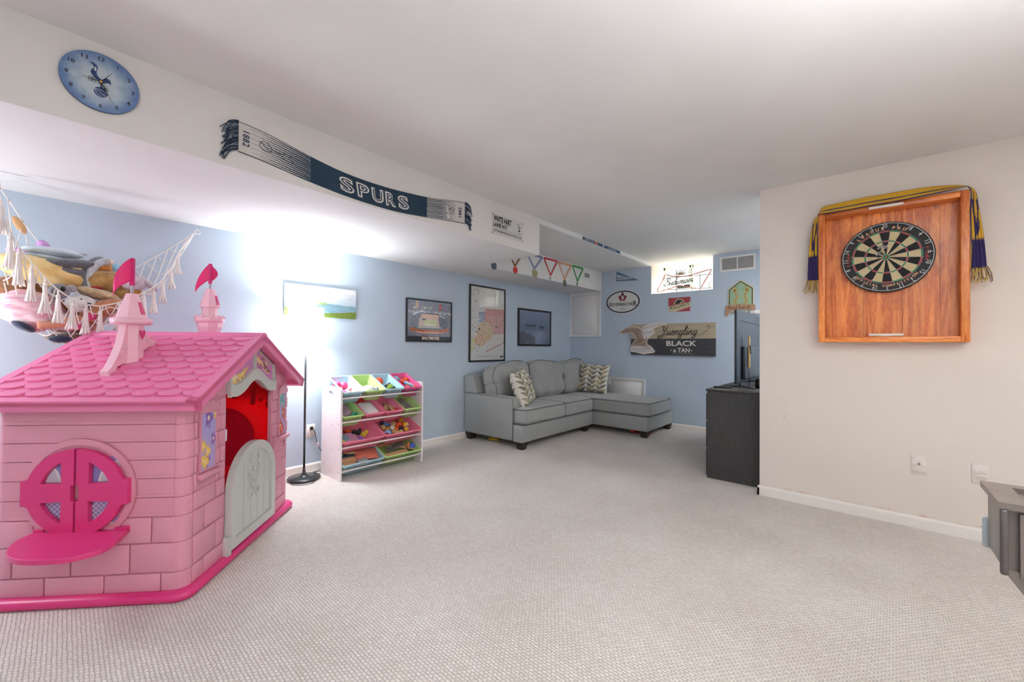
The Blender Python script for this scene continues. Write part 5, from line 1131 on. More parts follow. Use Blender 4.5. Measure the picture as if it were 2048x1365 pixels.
eo = [(75, 905), (110, 860), (190, 810), (280, 790), (370, 795), (430, 810), (490, 845), (530, 800), (600, 765), (700, 745), (800, 730), (880, 735), (930, 755), (925, 780), (880, 785), (820, 795), (760, 815), (700, 850), (735, 880), (715, 920), (670, 960), (610, 1010), (585, 1060), (600, 1100), (660, 1130), (700, 1170), (735, 1220), (700, 1245), (620, 1255), (540, 1270), (450, 1255), (380, 1240), (295, 1230), (290, 1190), (300, 1130), (330, 1070), (380, 1020), (370, 960), (330, 925), (280, 905), (180, 910), (80, 925)]
eg = [((a - 290) / 1405 * 1.163, (1280 - b) / 520 * .446) for a, b in eo]
m_ = MB().prism(eg, -.0262, -.034).build('eagle_cutout', mat('cream_edge', '#d8d0c2', .7), yg)
cxm, czm = np.mean([p[0] for p in eg]), np.mean([p[1] for p in eg])
def shrink(P_, k):
    out = []; n = len(P_)
    for i in range(n):
        a, b, c = P_[i - 1], P_[i], P_[(i + 1) % n]; tx, tz = c[0] - a[0], c[1] - a[1]; l = math.hypot(tx, tz) or 1; out.append((b[0] - tz / l * -k * SG, b[1] + tx / l * -k * SG))
    return out
SG = 1 if sum(eg[i][0] * eg[(i + 1) % len(eg)][1] - eg[(i + 1) % len(eg)][0] * eg[i][1] for i in range(len(eg))) < 0 else -1
e2_ = shrink(eg, .010)
tri = tessellate_polygon([[Vector((a, b, 0)) for a, b in e2_]]); bm = bmesh.new(); vv = [bm.verts.new((a, -.0345, b)) for a, b in e2_]
for t3 in tri:
    try: bm.faces.new([vv[i] for i in t3])
    except ValueError: pass
for _ in range(3): bmesh.ops.subdivide_edges(bm, edges=[e for e in bm.edges if e.calc_length() > .012], cuts=1, use_grid_fill=False); bmesh.ops.triangulate(bm, faces=bm.faces)
bm.verts.index_update(); q = MB(); q.v = [tuple(v.co) for v in bm.verts]; q.f = [tuple(v.index for v in f.verts) for f in bm.faces]; q.mi = [0] * len(q.f); q.sm = [False] * len(q.f)
def ecol(x, z):
    white = (x > .17 and z > .24 + (0.53 - x) * .0 and x > .16 + (.45 - z) * .15); n = float(fbm(np.array(x * 9 + 2), np.array(z * 9 + 2), 6.)); 
    rock = z < .13; s = .5 + .5 * math.sin((x * .7 - z * 1.3) * 300 + 8 * n)
    return nlin(np.array(mixc(hexc('6a4a3f'), hexc('c9b9aa'), min(1, .35 + .4 * s * n + .25 * n)) if not white and not rock else mixc(hexc('9a8c86' if rock else 'b3aeb0'), hexc('e6e2e0'), min(1, .3 + n * .5 + .4 * s))))
q.c = [tuple(ecol(v[0], v[2])) for v in q.v]; bm.free(); q.build('eagle_print', colmat('eagle_print_ink', .6), m_, flip=False)
fl = MB(); rr = random.Random(8); PX_ = lambda a, b: ((a - 290) / 1405 * 1.163, (1280 - b) / 520 * .446)
def fstr(p0, p1, n, ln, dx, dy, j=6):
    for k in range(n):
        t = k / (n - 1); x = p0[0] + (p1[0] - p0[0]) * t; y = p0[1] + (p1[1] - p0[1]) * t; fl.stroke([PX_(x + rr.uniform(-j, j), y), PX_(x + dx * ln * .5 + rr.uniform(-j, j), y + dy * ln * .5), PX_(x + dx * ln + rr.uniform(-j, j), y + dy * ln + rr.uniform(-j, j))], lambda q: .004 * (1 - .6 * q), -.0352)
fstr((150, 875), (420, 850), 16, 46, -.35, .9); fstr((200, 850), (450, 850), 14, 30, .2, .8); fstr((390, 880), (470, 1000), 10, 60, -.3, .9); fstr((520, 830), (860, 755), 16, 40, -.7, .45); fstr((540, 890), (700, 870), 9, 60, -.5, .8)
fstr((340, 1060), (520, 1010), 12, 70, -.45, .85); fstr((330, 1180), (640, 1140), 18, 50, .5, .8, 10); fstr((360, 1230), (680, 1200), 14, 26, .8, .3, 8); fstr((470, 1130), (600, 1170), 9, 40, .4, -.8, 10)
fl.build('feather_lines', mat('umber_ink', '#5a4138', .6), m_)
# oval sign
ov = onwall('oval_sign', 'oval white brewery sign with dark border and red crest', 'sign', 'back', -2.807, 1.808); a_, b_ = .284, .181
MB().prism(circ(0, 0, a_, 56, ry=b_), -.001, -.008).build('plate', SW, ov)
MB().prism(circ(0, 0, a_ - .012, 56, ry=b_ - .012), -.008, -.0086, holes=[circ(0, 0, a_ - .033, 56, ry=b_ - .03)]).build('border', mat('border_navy', '#232c44', .5), ov)
m_ = MB(); 
wx = [('W', .05), ('EYERBACHE', .38), ('R', .05)]
text(m_, 'W', -.232, -.178, -.075, .005, -.0092, bold=.015); text(m_, 'EYERBACHE', -.172, .165, -.06, -.012, -.0092, bold=.015); text(m_, 'R', .172, .225, -.075, .005, -.0092, bold=.015)
m_.box((0, -.009, -.092), (.06, .0003, .004)).box((.01, -.009, -.112), (.11, .0003, .004)); m_.build('lettering', mat('ink_dark', '#22232b', .5), ov)
m_ = MB()
m_.flat([(-.05, .015), (.05, .015), (.035, .03), (.062, .055), (.06, .085), (.035, .10), (.02, .10), (.012, .135), (-.006, .15), (-.02, .13), (-.022, .10), (-.045, .10), (-.066, .08), (-.062, .05), (-.036, .03)], -.009); m_.build('crest', mat('crest_red', '#8f3530', .5), ov)
m_ = MB(); m_.flat([(-.022, .10), (.02, .10), (.012, .138), (-.006, .152), (-.02, .13)], -.0094).flat(circ(-.035, .075, .012, 12), -.0094).flat(circ(.035, .075, .012, 12), -.0094); m_.build('crest_detail', mat('crest_plum', '#3e2a44', .5), ov)
m_ = MB().flat([(0, .022), (.022, .055), (.018, .09), (-.018, .09), (-.022, .055)], -.0095).build('crest_face', mat('crest_pale', '#c9c3c4', .5), ov)
# red sign
kl = onwall('tin_sign', 'small red rectangular tin sign with a horse head below the window', 'sign', 'back', -2.118, 1.622); w_, h_ = .294, .194
MB().prism(rrect(0, 0, w_, h_, .006, 3), -.001, -.004).build('plate', mat('sign_red', '#a8404a', .45), kl)
m_ = MB().flat([(0, 0), (.10, 0), (w_, .062), (w_, .125), (0, .075)], -.0044).flat([(.07, .10), (.10, .16), (.14, .178), (.19, .165), (.22, .125), (.16, .112)], -.0044); m_.build('banner', mat('sign_cream', '#cfc5a4', .5), kl)
m_ = MB().flat([(.085, .105), (.11, .152), (.145, .168), (.18, .155), (.205, .125), (.19, .122), (.165, .135), (.16, .115), (.13, .108)], -.005)
text(m_, "KILLIAN'S", .02, .283, .026, .068, -.005, bold=.012, shear=.2, warp=lambda x, z: (x, z + x * .19)); m_.build('lettering', mat('ink_green_black', '#26352f', .5), kl)
m_ = MB(); text(m_, 'IRISH RED', .11, .25, .012, .022, -.005, warp=lambda x, z: (x, z + x * .17)); m_.build('lettering', mat('ink_rust', '#a3604c', .5), kl)
# shield sign
tr_ = onwall('shield_sign', 'green shield shaped sign with two raised arms above the television', 'sign', 'back', -1.21, 1.66)
so_ = [(-.139, 0), (-.136, .21), (-.005, .312), (.133, .212), (.133, 0)]
MB().prism([(-.15, -.01), (-.147, .22), (-.005, .328), (.145, .222), (.145, -.01)], -.001, -.006).build('plate', mat('shield_cream', '#cfc8a8', .5), tr_)
MB().flat(so_, -.0066, holes=[[(-.128, .004), (-.125, .202), (-.005, .298), (.122, .205), (.122, .004)]]).build('border', mat('shield_line', '#39382e', .5), tr_)
MB().flat([(-.128, 0), (-.125, .202), (-.005, .298), (.122, .205), (.122, 0)], -.0064).build('field', mat('shield_green', '#9bb596', .5), tr_)
m_ = MB(); m2 = MB()
for s, off in ((1, -.055), (-1, .055)):
    Q = lambda pts: [(off + s * a, b) for a, b in pts]
    m_.stroke(Q([(.015, .01), (-.012, .06), (.012, .11), (-.005, .16), (-.012, .185)]), .026, -.007, n=5); m_.flat(circ(off - s * .014, .19, .024, 12), -.0071)
    for fx, fz in ((-.05, .222), (-.03, .238), (-.008, .243), (.012, .235), (.022, .205)): m_.stroke([(off - s * .014, .19), (off + s * fx, fz)], .009, -.0072); m2.stroke([(off + s * fx, fz), (off + s * (fx * 1.12), fz + .007)], .006, -.0076)
m_.build('arms', mat('arm_gold', '#b59c5c', .5), tr_); m2.build('finger_tips', mat('shield_line', '#39382e', .5), tr_)
bn = MB().prism([(-.175, -.002), (-.15, .012), (0, .02), (.16, .004), (.162, -.065), (.0, -.052), (-.13, -.066), (-.14, -.105), (-.155, -.13), (-.178, -.132)], -.007, -.011).build('banner', mat('banner_tan', '#b08a6a', .55), tr_)
m_ = MB()
for p in script('tired hands', -.145, -.042, .030, .1): m_.stroke(p, .003, -.0116)
m_.build('lettering', mat('ink_dark', '#22232b', .5), tr_)
m_ = MB(); text(m_, 'BREWING', -.11, .06, -.092, -.077, -.0118, bold=.02); MB().flat([(-.118, -.098), (.07, -.098), (.07, -.07), (-.118, -.07)], -.0114).build('scroll', mat('shield_cream', '#cfc8a8', .5), tr_); m_.build('lettering', mat('ink_dark', '#22232b', .5), tr_)
# pennant
pn = onwall('pennant', 'small blue felt pennant on the back wall left of the window', 'pennant', 'back', -2.955, 2.13)
MB().prism([(.03, 0), (.045, .150), (.405, -.018)], -.001, -.003).build('felt', mat('pennant_blue', '#5d7c9c', .9), pn)
MB().prism([(0, 0), (.03, 0), (.045, .150), (.018, .152)], -.001, -.0035).build('band', mat('pennant_white', '#c9ced4', .9), pn)
m_ = MB(); pw = lambda x, z: (x, z * (1 - (x - .04) / .42) + .004); text(m_, 'IMMACULATA', .05, .30, .075, .118, -.0038, bold=.03, warp=lambda x, z: (x, .062 + (z - .075) * (1 - (x - .05) * 2.4) - (x - .05) * .18)); text(m_, 'UNIVERSITY', .045, .30, .012, .055, -.0038, bold=.03, warp=lambda x, z: (x, z * (1 - (x - .05) * 2.2) + .002 - (x - .05) * .0)); m_.build('lettering', mat('pennant_white', '#c9ced4', .9), pn)
# neon sign (unlit)
ne = thing('neon_sign', 'unlit neon script sign hanging in the window recess', 'neon sign', (-2.0, 6.05, 0))
NR = mat('unlit_red_tube', '#8a4438', .3, coat=.5); NG = mat('unlit_dark_tube', '#3f4642', .3, coat=.5); NB = mat('neon_black_frame', '#1c1d20', .5)
ol = [(-2.386, 1.963), (-2.36, 2.0), (-2.32, 2.056), (-2.275, 2.142), (-2.262, 2.173), (-2.236, 2.196), (-2.172, 2.164), (-2.097, 2.153), (-1.986, 2.141), (-1.889, 2.15), (-1.646, 2.2), (-1.629, 2.179), (-1.674, 2.1), (-1.714, 2.031), (-1.748, 1.973), (-1.765, 1.947), (-1.877, 1.975), (-2.028, 2.016), (-2.078, 2.014), (-2.146, 1.992), (-2.236, 1.97), (-2.366, 1.942)]
ol = [(max(a, -2.362), b) for a, b in ol]
MB().tube([(a + 2.0, 0, b) for a, b in smooth2(ol, 2, True)], .0075, 8, closed=True).build('bow_tube', NR, ne)
q = MB()
for p in script('Budweiser', -2.27, 2.035, .052, .35):
    sl = lambda a: (a + 2.27) * .06 - .01
    q.tube([(a * .98 + 1.96 + .0, -.012, b + sl(a)) for a, b in p], .0058, 6)
q.build('script_tube', NG, ne)
q = MB(); q.tube([(-.09, -.01, 2.165), (-.10, -.01, 2.2), (-.075, -.01, 2.19), (-.06, -.01, 2.225), (-.045, -.01, 2.2), (-.03, -.01, 2.24), (-.012, -.01, 2.2), (0, -.01, 2.222), (.012, -.01, 2.188), (.038, -.01, 2.195), (.028, -.01, 2.16)], .004, 6); q.build('crown_tube', NG, ne)
MB().prism([(-.08, 2.165), (-.075, 2.19), (-.03, 2.205), (.012, 2.19), (.02, 2.165)], -.004, 0).build('crown_plate', mat('crown_tan', '#a38b78', .6), ne)
q = MB(); q.tube([(-.35, .01, 2.142), (.385, .01, 2.138)], .004, 6).tube([(-.35, .01, 1.973), (.385, .01, 1.949)], .004, 6)
for x, z1 in ((-.097, 2.245), (.115, 2.245), (.228, 2.15)): q.tube([(x, .012, 1.905), (x, .012, z1)], .0045, 6)
for z in (2.19, 2.205, 2.225, 2.24): q.tube([(-.097, .014, z), (.115, .014, z)], .0022, 6)
q.tube([(.38, .01, 2.04), (.34, .02, 2.0), (.35, .03, 1.93), (.385, .02, 1.91)], .003, 6)
q.build('support_frame', NB, ne)
MB().rbox((0, .03, 2.0), (.18, .03, .05), .005).build('transformer', mat('transformer_grey', '#55605a', .6), ne)
# ---------------------------------------------------------------- toy hammock
ROPE = mat('cotton_rope', '#efe9e4', .9, bump=.4, bscale=400)
HO = Vector((-3.5, .31, 1.45)); hk = thing('toy_hammock', 'white macrame toy net full of plush toys hanging along the blue wall', 'toy hammock', HO)
fy = [-.13, -.08, -.05, 0, .06, .11, .17, .235, .316, .396, .457, .51, .55, .59, .63, .757]; fx = [-3.30, -3.27, -3.25, -3.225, -3.197, -3.18, -3.18, -3.18, -3.18, -3.25, -3.30, -3.34, -3.385, -3.44, -3.51, -3.70]
fz = [1.90, 1.655, 1.592, 1.505, 1.415, 1.365, 1.33, 1.32, 1.35, 1.40, 1.45, 1.50, 1.57, 1.64, 1.74, 1.93]
by = [-.13, -.03, .06, .2, .42, .59, .757]; bz = [1.93, 1.756, 1.62, 1.56, 1.61, 1.762, 1.93]
oy = [-.13, -.115, -.05, .0, .1, .17, .25, .35, .45, .55, .757]; oz = [1.93, 1.36, 1.24, 1.185, 1.125, 1.135, 1.22, 1.33, 1.42, 1.52, 1.93]
UY = lambda u: -.13 + .887 * u
def hs_(u, v):
    y = UY(u); zb, zf, zo = np.interp(y, by, bz), np.interp(y, fy, fz), np.interp(y, oy, oz); xf = np.interp(y, fy, fx); xb = np.interp(y, [-.13, .1], [-3.40, -3.712])
    d = max(.0, (zb + zf) / 2 - zo); return Vector((xb + (xf - xb) * v, y, zb + (zf - zb) * v - d * math.sin(PI * v) ** .8)) - HO
nt_ = MB(); NU = 15
for i in range(-4, NU + 1):
    for sg in (1, -1):
        pts = []
        for k in range(17):
            v = k / 16; u = (i + .5) / NU + (v * .26 if sg > 0 else (1 - v) * .26)
            if 0.02 <= u <= .98: pts.append(hs_(u, v))
        if len(pts) > 2: nt_.tube(pts, .003, 5)
tag(nt_.build('net', ROPE, hk), kind='stuff')
for v in (0, 1):
    q = MB(); q.tube([hs_(u, v) for u in np.linspace(0, 1, 40)], .0035, 6)
    if v: q.tube([hs_(u, .97) + Vector((0, 0, .012 * math.sin(60 * u))) for u in np.linspace(0.02, .98, 60)], .0028, 6)
    q.build('rim_rope', ROPE, hk)
q = MB(); A = Vector((-3.70, .757, 1.93)) - HO; q.tube([A + Vector((0, .012 + .016 * math.cos(a), .004 + .016 * math.sin(a))) for a in np.linspace(0, 2 * PI, 13)[:-1]], .003, 6, closed=True); q.build('hanging_ring', ROPE, hk)
q = MB(); B = Vector((-3.35, -.125, 1.90)) - HO; q.tube([B, B + Vector((.0, -.01, .08))], .006, 6).tube([A + Vector((0, .02, .012)), A + Vector((-.03, .0, .06))], .0018, 6); q.build('hanging_cord', ROPE, hk)
for i, y in enumerate((-.118, -.085, -.055, -.012, .035, .08, .13, .18, .235, .31, .37, .425, .475, .525, .575, .62)):
    u = (y + .13) / .887; p = hs_(u, 1) + Vector((.006, 0, -.004)); L_ = .15 - .03 * (y > .3) + .02 * math.sin(i * 7); rr = random.Random(i); q = MB()
    q.tube([p, p + Vector((.003, 0, -.025))], .004, 6).ball(tuple(p + Vector((.003, 0, -.03))), (.009, .009, .011), 10, 8)
    for k in range(9):
        a = 2 * PI * k / 9; e = .009 + .010 * rr.random()
        q.tube(smooth2([tuple(p + Vector((.003 + .004 * math.cos(a), .004 * math.sin(a), -.034))), tuple(p + Vector((.003 + .009 * math.cos(a) + rr.uniform(-.002, .002), .009 * math.sin(a), -.034 - L_ * .5))), tuple(p + Vector((.003 + (.007 + e) * math.cos(a), (.007 + e) * math.sin(a), -.03 - L_ * rr.uniform(.93, 1))))], 3), .0042, 5)
    q.build('tassel', ROPE, hk)
def plush(c, dark=None, sc=60): return mat('plush_' + c.strip('#'), c, .95, noise=.3, nscale=sc, bump=.7, bscale=180, sheen=.4, dark=dark)
EYE = mat('black_button', '#15151a', .2)
def pl(name, label, body, m, loc, parts=(), group=None, cat='plush toy'):
    t = thing(name, label, cat, loc, 0, group); body.build('body', m, t)
    for nm, mb_, mm in parts: mb_.build(nm, mm, t)
    return t
fz_ = lambda k: (lambda p: 1 + k * (math.sin(7 * p.x + 3 * p.z) * math.sin(6 * p.y + 2) + .5 * math.sin(13 * p.z)))
pl('plush_toy', 'big cream yellow plush lying on top of the toy net', MB().ball((0, 0, 0), (.13, .19, .075), 28, 18, rot=(-.28, 0, .05), fn=fz_(.03)), plush('#ecd49a', '#dcb066', 9), (-3.43, .035, 1.505),
   [('ear', MB().ball((.06, .10, .03), (.03, .05, .02), rot=(.4, .2, 0)), plush('#ecd49a', '#dcb066', 9))])
fin = MB(); pts = smooth2([(0, 0, 0), (.0, -.012, .06), (.0, -.005, .12), (0, .03, .165), (0, .075, .178)], 5); fin.tube(pts, [.035 * (1 - .25 * (k / (len(pts) - 1))) if k < len(pts) - 3 else .016 for k in range(len(pts))], 12)
f2 = MB(); f2.tube([(p[0] + .022, p[1] + .012, p[2] - .004) for p in pts[:-2]], [.02] * (len(pts) - 2), 8)
pl('plush_shark', 'grey plush shark with its tail fin standing up from the toy net', MB().ball((0, -.08, .135), (.07, .12, .03), 22, 12, rot=(.1, 0, 0)).ball((0, -.11, .09), (.06, .10, .03), 20, 12), plush('#6d7078', '#4d5058', 90), (-3.38, .205, 1.425), [('tail_fin', fin, plush('#7c8088', '#5d6068', 120)), ('fin_lining', f2, plush('#c6ccd4'))])
pl('plush_toy', 'pale blue white plush lying flat on top of the toy pile', MB().ball((0, 0, 0), (.07, .12, .026), 24, 12, rot=(-.04, 0, 0)).ball((0, -.02, -.035), (.06, .09, .016), 20, 10, rot=(-.1, 0, 0)), plush('#cfdce4', '#b9cad6', 12), (-3.45, .065, 1.625), [('fin', MB().ball((.0, .115, .012), (.015, .02, .006)), plush('#e4eaee'))])
pl('plush_toy', 'lilac striped plush tip behind the pale blue plush', MB().ball((0, 0, 0), (.03, .028, .045), 16, 12, rot=(.3, 0, 0)).ball((0, -.07, -.03), (.03, .07, .018)), mat('lilac_knit', '#d8a8e0', .9, noise=.3, nscale=3, nstretch=(1, 1, 60)), (-3.52, .03, 1.655))
pl('plush_lion', 'tan plush lion with orange mane in the toy net', MB().ball((0, 0, 0), (.09, .10, .075), 24, 16, fn=fz_(.05)).ball((0, .07, -.05), (.06, .06, .04)), plush('#b08a52', '#8a6434', 30), (-3.40, .275, 1.475),
   [('mane', MB().ball((-.01, -.02, .085), (.05, .045, .05), fn=fz_(.12)).ball((-.03, -.11, .075), (.05, .05, .04), fn=fz_(.12)), plush('#c9863a', '#8f4f18', 50)), ('ear', MB().ball((0, .012, .125), (.02, .018, .018)), plush('#e6d7c6')), ('paw', MB().ball((.05, .12, -.06), (.035, .035, .04), fn=fz_(.1)), plush('#c08440', '#8f5f28', 50))])
pl('plush_toy', 'light blue round plush behind the pink flag', MB().ball((0, 0, 0), .042), plush('#9cc9de', '#86b6d0'), (-3.48, .315, 1.565))
pl('plush_elephant', 'pinkish grey plush elephant at the right end of the toy net', MB().ball((0, 0, 0), (.06, .065, .052), 22, 14), plush('#cdbcc6', '#b49fae', 40), (-3.36, .385, 1.48),
   [('trunk', MB().tube(smooth2([(.02, .05, .01), (.03, .085, -.015), (.03, .11, -.035)], 4), [.02, .018, .016, .014, .013, .012, .011, .01, .009], 10), plush('#b9a8b2')), ('ear', MB().ball((.05, -.03, .0), (.012, .03, .035)), plush('#d6c8d0'))])
pl('plush_koala', 'grey plush koala head showing through the net', MB().ball((0, 0, 0), (.05, .042, .04), 20, 14, fn=fz_(.05)), plush('#8d8a8e', '#66646a', 80), (-3.27, .085, 1.395), [('nose', MB().ball((.045, .012, .01), (.012, .010, .013)), EYE), ('ear', MB().ball((0, .045, .02), (.02, .02, .02)), plush('#a9a6aa'))])
pl('plush_dog', 'white plush dog with black nose pressed against the net', MB().ball((0, 0, 0), (.055, .06, .048), 22, 14, fn=fz_(.04)), plush('#e0dcda', '#cdc6c2', 30), (-3.27, .165, 1.335), [('nose', MB().ball((.048, .03, -.01), (.012, .012, .016)), EYE), ('eye', MB().ball((.046, .0, .02), .006), EYE)])
strp = mat('pink_striped_cloth', '#d88ca6', .9, noise=.45, nscale=5, nstretch=(1, 3, 12), dark='#f6ecee', bump=.5, bscale=40)
pl('striped_bundle', 'pink and white striped cloth doll filling the left of the net', MB().ball((0, 0, 0), (.11, .13, .10), 28, 18, rot=(-.5, 0, 0), fn=fz_(.07)).ball((.02, .11, -.05), (.08, .08, .05), 20, 12, rot=(-.3, 0, 0), fn=fz_(.1)), strp, (-3.37, -.005, 1.29))
pl('baby_doll', 'baby doll arm and hand showing low in the net', MB().tube(smooth2([(0, -.08, -.01), (0, 0, 0), (0, .06, .03), (0, .085, .035)], 4), [.02] * 8 + [.021, .02, .018, .017, .016], 12).ball((0, .10, .035), (.018, .02, .014)), mat('doll_skin', '#d99c80', .5), (-3.27, .09, 1.22), [('finger', MB().tube([(.01, .11, .03), (.012, .13, .022)], .005, 6).tube([(0, .112, .038), (0, .133, .034)], .005, 6), mat('doll_skin', '#d99c80', .5))], cat='doll')
pl('plush_bear', 'orange brown plush bear at the right of the net belly', MB().ball((0, 0, 0), (.08, .10, .05), 24, 16, rot=(.45, 0, 0), fn=fz_(.06)), plush('#c98a62', '#a86a44', 40), (-3.30, .255, 1.315), [('paw_pad', MB().ball((.03, .06, -.03), (.05, .045, .025), rot=(.6, 0, 0)), plush('#e8b4b4'))])
pl('plush_toy', 'hot pink ball shape low on the net', MB().ball((0, 0, 0), .022).ball((0, -.045, -.06), (.018, .02, .014)), mat('pink_velvet', '#d8487a', .8), (-3.235, .205, 1.265))
pl('plush_toy', 'navy blue plush piece at the left bottom of the net', MB().ball((0, 0, 0), (.06, .05, .022), 18, 12, rot=(-.6, 0, 0)).ball((.06, .13, -.065), (.02, .045, .02)), plush('#27354f'), (-3.33, -.035, 1.205))
pl('plush_toy', 'shaggy brown plush hanging under the net', MB().ball((0, 0, 0), (.07, .09, .028), 22, 14, fn=fz_(.15)).tube([(0, .03, -.01), (0, .02, -.06), (0, -.0, -.09)], [.03, .026, .02], 10), plush('#8d7860', '#5f4d3a', 60), (-3.40, .135, 1.145))
pl('plush_toy', 'beige plush with red trim in the middle of the net', MB().ball((0, 0, 0), (.08, .09, .03), 22, 12, rot=(-.25, 0, 0), fn=fz_(.08)), plush('#cdb694', '#a88e68', 50), (-3.33, .235, 1.40), [('trim', MB().ball((.02, -.01, .032), (.03, .03, .008)), mat('red_trim', '#a82034', .8))])
pl('plush_toy', 'reddish brown plush behind the striped doll', MB().ball((0, 0, 0), (.12, .14, .085), 24, 16, fn=fz_(.06)), plush('#9a6a48', '#6e452c', 40), (-3.50, -.03, 1.40))
pl('plush_toy', 'rust coloured plush deep in the net belly', MB().ball((0, 0, 0), (.13, .13, .10), 24, 16, fn=fz_(.06)), plush('#b0643c', '#7e4226', 40), (-3.48, .15, 1.27))
pl('cardboard_tag', 'tan oval tag caught between the left ropes of the net', MB().ball((0, 0, 0), (.006, .018, .05), 14, 10, rot=(.45, 0, 0)), mat('tan_card', '#d8a878', .8), (-3.50, -.06, 1.76), cat='tag')
# ---------------------------------------------------------------- dartboard cabinet on the white wall
def pine(name, ax):
    m = bpy.data.materials.new(name); m.use_nodes = True; nt = m.node_tree; N = nt.nodes.new; L = nt.links.new; b = nt.nodes['Principled BSDF']
    b.inputs['Roughness'].default_value = .42; b.inputs['Coat Weight'].default_value = .25; b.inputs['Coat Roughness'].default_value = .2
    tc = N('ShaderNodeTexCoord'); mp = N('ShaderNodeMapping'); mp.inputs['Scale'].default_value = (14, 9, 1.1) if ax == 'z' else (1.1, 9, 14); L(tc.outputs['Object'], mp.inputs[0])
    n = N('ShaderNodeTexNoise'); n.inputs['Scale'].default_value = 1.3; n.inputs['Detail'].default_value = 3; n.inputs['Distortion'].default_value = .6; L(mp.outputs[0], n.inputs['Vector'])
    mu = N('ShaderNodeMath'); mu.operation = 'MULTIPLY'; mu.inputs[1].default_value = 26; L(n.outputs[0], mu.inputs[0])
    sn_ = N('ShaderNodeMath'); sn_.operation = 'SINE'; L(mu.outputs[0], sn_.inputs[0])
    n2 = N('ShaderNodeTexNoise'); n2.inputs['Scale'].default_value = 22; n2.inputs['Detail'].default_value = 5; L(mp.outputs[0], n2.inputs['Vector'])
    ad = N('ShaderNodeMath'); ad.operation = 'MULTIPLY_ADD'; ad.inputs[1].default_value = .15; L(sn_.outputs[0], ad.inputs[0]); L(n2.outputs[0], ad.inputs[2])
    r = N('ShaderNodeValToRGB'); e = r.color_ramp.elements; e[0].position = .25; e[0].color = (*lin('#a84a12'), 1); e[1].position = .78; e[1].color = (*lin('#ea9a50'), 1); k = e.new(.5); k.color = (*lin('#d4742a'), 1)
    L(ad.outputs[0], r.inputs[0])
    wv = N('ShaderNodeTexNoise'); wv.inputs['Scale'].default_value = 3.5; mp2 = N('ShaderNodeMapping'); mp2.inputs['Scale'].default_value = (3, 1, .25) if ax == 'z' else (.25, 1, 3); L(tc.outputs['Object'], mp2.inputs[0]); L(mp2.outputs[0], wv.inputs['Vector'])
    cr = N('ShaderNodeValToRGB'); cr.color_ramp.elements[0].position = .35; cr.color_ramp.elements[0].color = (.74, .68, .62, 1); cr.color_ramp.elements[1].position = .65; cr.color_ramp.elements[1].color = (1.1, 1.1, 1.1, 1); L(wv.outputs[0], cr.inputs[0])
    mx = N('ShaderNodeMix'); mx.data_type = 'RGBA'; mx.blend_type = 'MULTIPLY'; mx.inputs['Factor'].default_value = 1; L(r.outputs[0], mx.inputs['A']); L(cr.outputs[0], mx.inputs['B'])
    # dark knots
    vo = N('ShaderNodeTexVoronoi'); vo.inputs['Scale'].default_value = 4.2; mp3 = N('ShaderNodeMapping'); mp3.inputs['Scale'].default_value = (1, 1, .8); L(tc.outputs['Object'], mp3.inputs[0]); L(mp3.outputs[0], vo.inputs['Vector'])
    kr = N('ShaderNodeValToRGB'); kr.color_ramp.elements[0].position = .02; kr.color_ramp.elements[0].color = (.25, .16, .12, 1); kr.color_ramp.elements[1].position = .09; kr.color_ramp.elements[1].color = (1, 1, 1, 1); L(vo.outputs['Distance'], kr.inputs[0])
    m3 = N('ShaderNodeMix'); m3.data_type = 'RGBA'; m3.blend_type = 'MULTIPLY'; m3.inputs['Factor'].default_value = 1; L(mx.outputs['Result'], m3.inputs['A']); L(kr.outputs[0], m3.inputs['B']); L(m3.outputs['Result'], b.inputs['Base Color']); return m
PZ, PX = pine('stained_pine_upright', 'z'), pine('stained_pine_cross', 'x')
CX0, CX1, CZ0, CZ1, CD = -.258, .452, 1.168, 2.062, .10
cb = onwall('dartboard_cabinet', 'orange stained pine dartboard frame on the white wall', 'dartboard cabinet', 'right', CX0, CZ0, off=.002); W_, H_ = CX1 - CX0, CZ1 - CZ0; FWD = .036
bp_ = MB()
for k, (a, b_) in enumerate(((0, .20), (.2005, .39), (.3905, .56), (.5605, W_ - 2 * FWD))): bp_.box((FWD + (a + b_) / 2, -.008, H_ / 2), (b_ - a - .0006, .014, H_ - .01))
bp_.build('back_panel', PZ, cb)
for x in (FWD / 2, W_ - FWD / 2): MB().rbox((x, -CD / 2, H_ / 2), (FWD, CD, H_), .003, 2).build('side_board', PZ, cb)
for z in (FWD / 2, H_ - FWD / 2): MB().rbox((W_ / 2, -CD / 2, z), (W_ - 2 * FWD, CD - .003, FWD), .003, 2).build('cross_board', PX, cb)
LB = mat('white_light_bar', '#eae4de', .4)
for (z, nm) in ((.872, 'light_bar'), (FWD + .012, 'light_bar')):
    yy = -.108 if z > .4 else -.078; MB().rbox((.347, yy, z), (.166, .014, .016), .004, 2).rbox((.347, yy + .008, z + (.004 if z > .4 else -.008)), (.05, .012, .008), .002, 1).build(nm, LB, cb)
